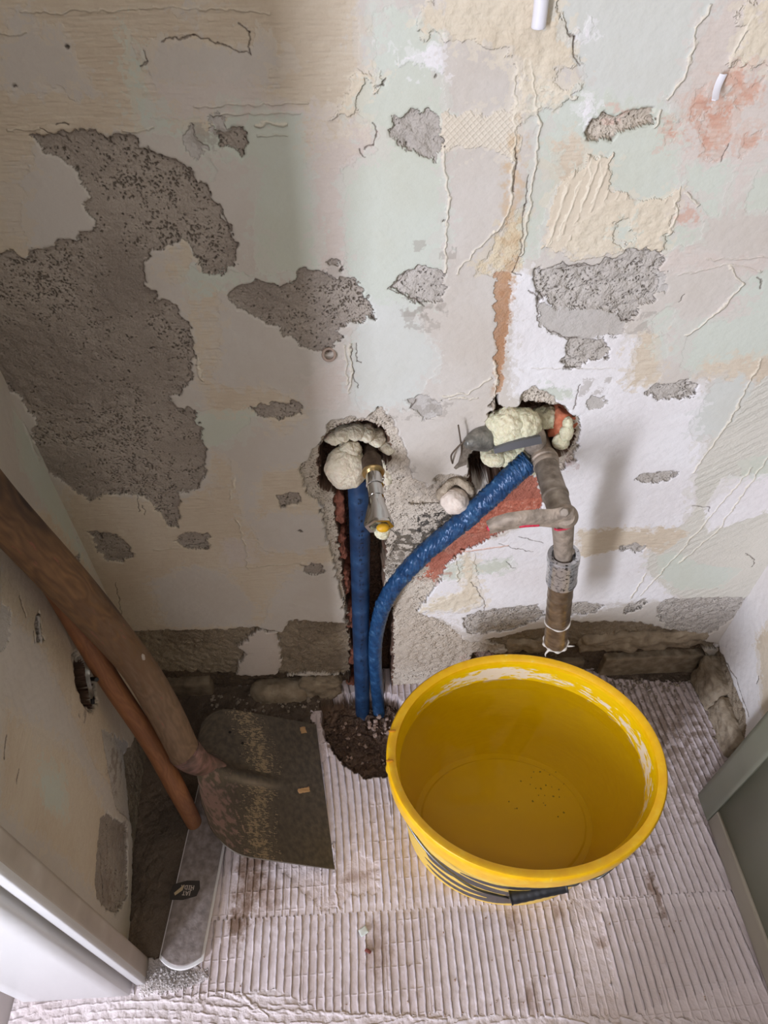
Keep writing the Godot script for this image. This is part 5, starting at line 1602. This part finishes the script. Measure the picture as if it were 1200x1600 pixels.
# a strip with rounded near corners: from e0 along dir
func plank(e0: Vector3, dir: Vector3, half: float, length: float, th: float, lift: float) -> ArrayMesh:
	var right := Vector3(-dir.z, 0, dir.x)
	var rows := 26
	var cols := 17
	var pts := PackedVector3Array()
	for r in rows:
		var s := r / float(rows - 1)
		var d := s * s * length
		for c in cols:
			var v := 2.0 * c / (cols - 1) - 1.0
			var bow := 0.012 * v * v
			var edge := 0.0
			if absf(v) > 0.86:
				edge = -0.0012 * (absf(v) - 0.86) / 0.14
			pts.append(e0 + dir * (d + bow * (1.0 - s)) + right * v * half + Vector3(0, lift + edge - (0.0012 if r == 0 else 0.0), 0))
	return flip(sheet(pts, rows, cols, -th)) if false else sheet_up(pts, rows, cols, th)
func sheet_up(pts: PackedVector3Array, rows: int, cols: int, th: float) -> ArrayMesh:
	# orient so that the first side faces up
	var rev := PackedVector3Array()
	for r in rows:
		for c in cols:
			rev.append(pts[r * cols + cols - 1 - c])
	var t := grid_mesh(pts, rows, cols)
	var n: PackedVector3Array = t.surface_get_arrays(0)[Mesh.ARRAY_NORMAL]
	return sheet(pts if n[rows / 2 * cols + cols / 2].y > 0.0 else rev, rows, cols, th)
func blade_skin() -> ImageTexture:
	var w := 512
	var px := PackedByteArray()
	px.resize(w * w * 3)
	for y in w:
		var u := float(y) / w
		for x in w:
			var v := float(x) / w
			var m := n_mid[(y & 511) << 9 | (x & 511)] - 128
			var f := n_fine[(((y >> 2) + 100) & 511) << 9 | (x & 511)] - 128
			var g := n_fine[(y & 511) << 9 | (x & 511)] - 128
			var c := Vector3(98, 87, 72).lerp(Vector3(70, 63, 55), clampf(0.5 + m * 0.006, 0.0, 1.0))
			# scuffed ochre band across the middle, pink dust at the back edge
			var band := 1.0 - absf(u - 0.42 - 0.10 * sin(v * 5.0) - 0.14 * (v - 0.5)) / 0.17
			if band > 0.0 and band * 1.1 + f * 0.010 + g * 0.006 + m * 0.008 > 0.72 and absf(v - 0.46) > 0.05:
				c = c.lerp(Vector3(172, 150, 116), clampf((band * 1.1 + f * 0.010 + g * 0.006 + m * 0.008 - 0.72) * 2.0, 0.0, 0.8))
			var pk := 1.0 - Vector2((u - 0.08) / 0.22, (v - 0.72) / 0.34).length() + m * 0.008
			if pk > 0.2:
				c = c.lerp(Vector3(168, 132, 122), clampf((pk - 0.2) * 1.2, 0.0, 0.7))
			var cr := exp(-pow((v - 0.5) / 0.02, 2.0)) * clampf(1.0 - absf(u - 0.42) / 0.3, 0.0, 1.0)
			c = c.lerp(Vector3(160, 146, 130), cr * 0.7)
			var i := (y * w + x) * 3
			px[i] = clampi(int(c.x), 0, 255)
			px[i + 1] = clampi(int(c.y), 0, 255)
			px[i + 2] = clampi(int(c.z), 0, 255)
	return ImageTexture.create_from_image(Image.create_from_data(w, w, false, Image.FORMAT_RGB8, px))

# ---------------------------------------------------------------- crumbs and dust
func crumbs(called: String, label: String, category: String, spots: Array, m: Material) -> void:
	var st := SurfaceTool.new()
	st.begin(Mesh.PRIMITIVE_TRIANGLES)
	var g := RandomNumberGenerator.new()
	g.seed = spots.size() * 13 + called.length()
	var mid := Vector3.ZERO
	for e in spots:
		var s: float = e[1]
		st.append_from(rough_box(e[0], Vector3(s, s * 0.55, s * g.randf_range(0.6, 1.2)), Basis.from_euler(Vector3(g.randf() * 0.7, g.randf() * 6.0, g.randf() * 0.7)), s * 0.2, s * 0.35, 0.4 / s, g.randi() % 99, 2), 0, Transform3D())
		mid += e[0]
	var o := part(called, st.commit(), m)
	tag(o, label, category, "", "stuff")
func build_crumbs() -> void:
	var g := RandomNumberGenerator.new()
	g.seed = 4242
	var rub := mottle([[0.0, rgb(150, 96, 78)], [0.4, rgb(176, 146, 128)], [0.7, rgb(206, 192, 180)], [1.0, rgb(226, 218, 210)]], 60.0, 0.03, 0.95, 0.0, 0.0, 131)
	var s := []
	for k in 60:
		var q := ony(g.randf_range(515, 640), g.randf_range(1130, 1195), -0.043)
		s.append([q + Vector3(0, g.randf() * 0.004, 0), g.randf_range(0.001, 0.0034)])
	for k in 40:
		s.append([ony(g.randf_range(575, 635), g.randf_range(1120, 1150), -0.034), g.randf_range(0.0012, 0.004)])
	crumbs("pit_rubble", "small red and white rubble crumbs lying in the floor pit", "rubble", s, rub)
	s = []
	for k in 130:
		var q := ony(g.randf_range(960, 1150), 0, 0)
		var t := g.randf()
		q = ony(lerpf(930, 1110, t) + g.randfn(0, 10), 1062.0 + absf(g.randfn(0, 14)), 0.001) if k < 90 else ony(lerpf(1100, 1140, t) + g.randfn(0, 8), lerpf(1070, 1180, t), 0.001)
		s.append([q, g.randf_range(0.0008, 0.003)])
	var gr := mottle([[0.0, rgb(104, 92, 80)], [0.6, rgb(160, 146, 130)], [1.0, rgb(220, 212, 204)]], 60.0, 0.03, 0.95, 0.0, 0.0, 132)
	crumbs("corner_rubble", "plaster crumbs swept into the right back corner behind the bucket", "rubble", s, gr)
	s = []
	for k in 70:
		s.append([ony(g.randf_range(330, 500), 1085.0 + absf(g.randfn(0, 12)), 0.0), g.randf_range(0.0008, 0.0026)])
	crumbs("wall_foot_rubble", "loose crumbs along the wall foot above the shovel blade", "rubble", s, gr)
	# grey sweepings by the end of the straightedge
	s = []
	for k in 260:
		s.append([ony(g.randfn(262, 26), g.randfn(1527, 11), 0.003 + g.randf() * 0.003), g.randf_range(0.0004, 0.0015)])
	crumbs("sweepings", "grey dust and filings heaped at the near end of the straightedge", "dust", s, mottle([[0.0, rgb(120, 112, 108)], [0.6, rgb(190, 182, 178)], [1.0, rgb(228, 222, 218)]], 80.0, 0.04, 0.95, 0.0, 0.0, 133))
	s = []
	for k in 90:
		s.append([ony(g.randf_range(345, 1150), g.randf_range(1400, 1590), 0.001), g.randf_range(0.0004, 0.0012)])
	crumbs("floor_grit", "fine grit scattered over the combed floor in front of the bucket", "grit", s, rub)
	var fl := part("paint_flake", rough_box(ony(568, 1455, 0.0025), Vector3(0.0058, 0.0012, 0.0048), Basis(Vector3.UP, 0.5), 0.0006, 0.001, 200.0, 3, 5), mat(rgb(212, 216, 208), 0.7))
	tag(fl, "pale paint flake lying on the floor in front of the shovel", "paint flake")
	var fl2 := part("brick_chip", rough_box(ony(575, 1486, 0.0025), Vector3(0.0042, 0.0014, 0.002), Basis(Vector3.UP, -0.5), 0.0006, 0.001, 200.0, 4, 5), mat(rgb(128, 70, 62), 0.8))
	tag(fl2, "tiny red brick chip on the floor just below the pale flake", "chip")
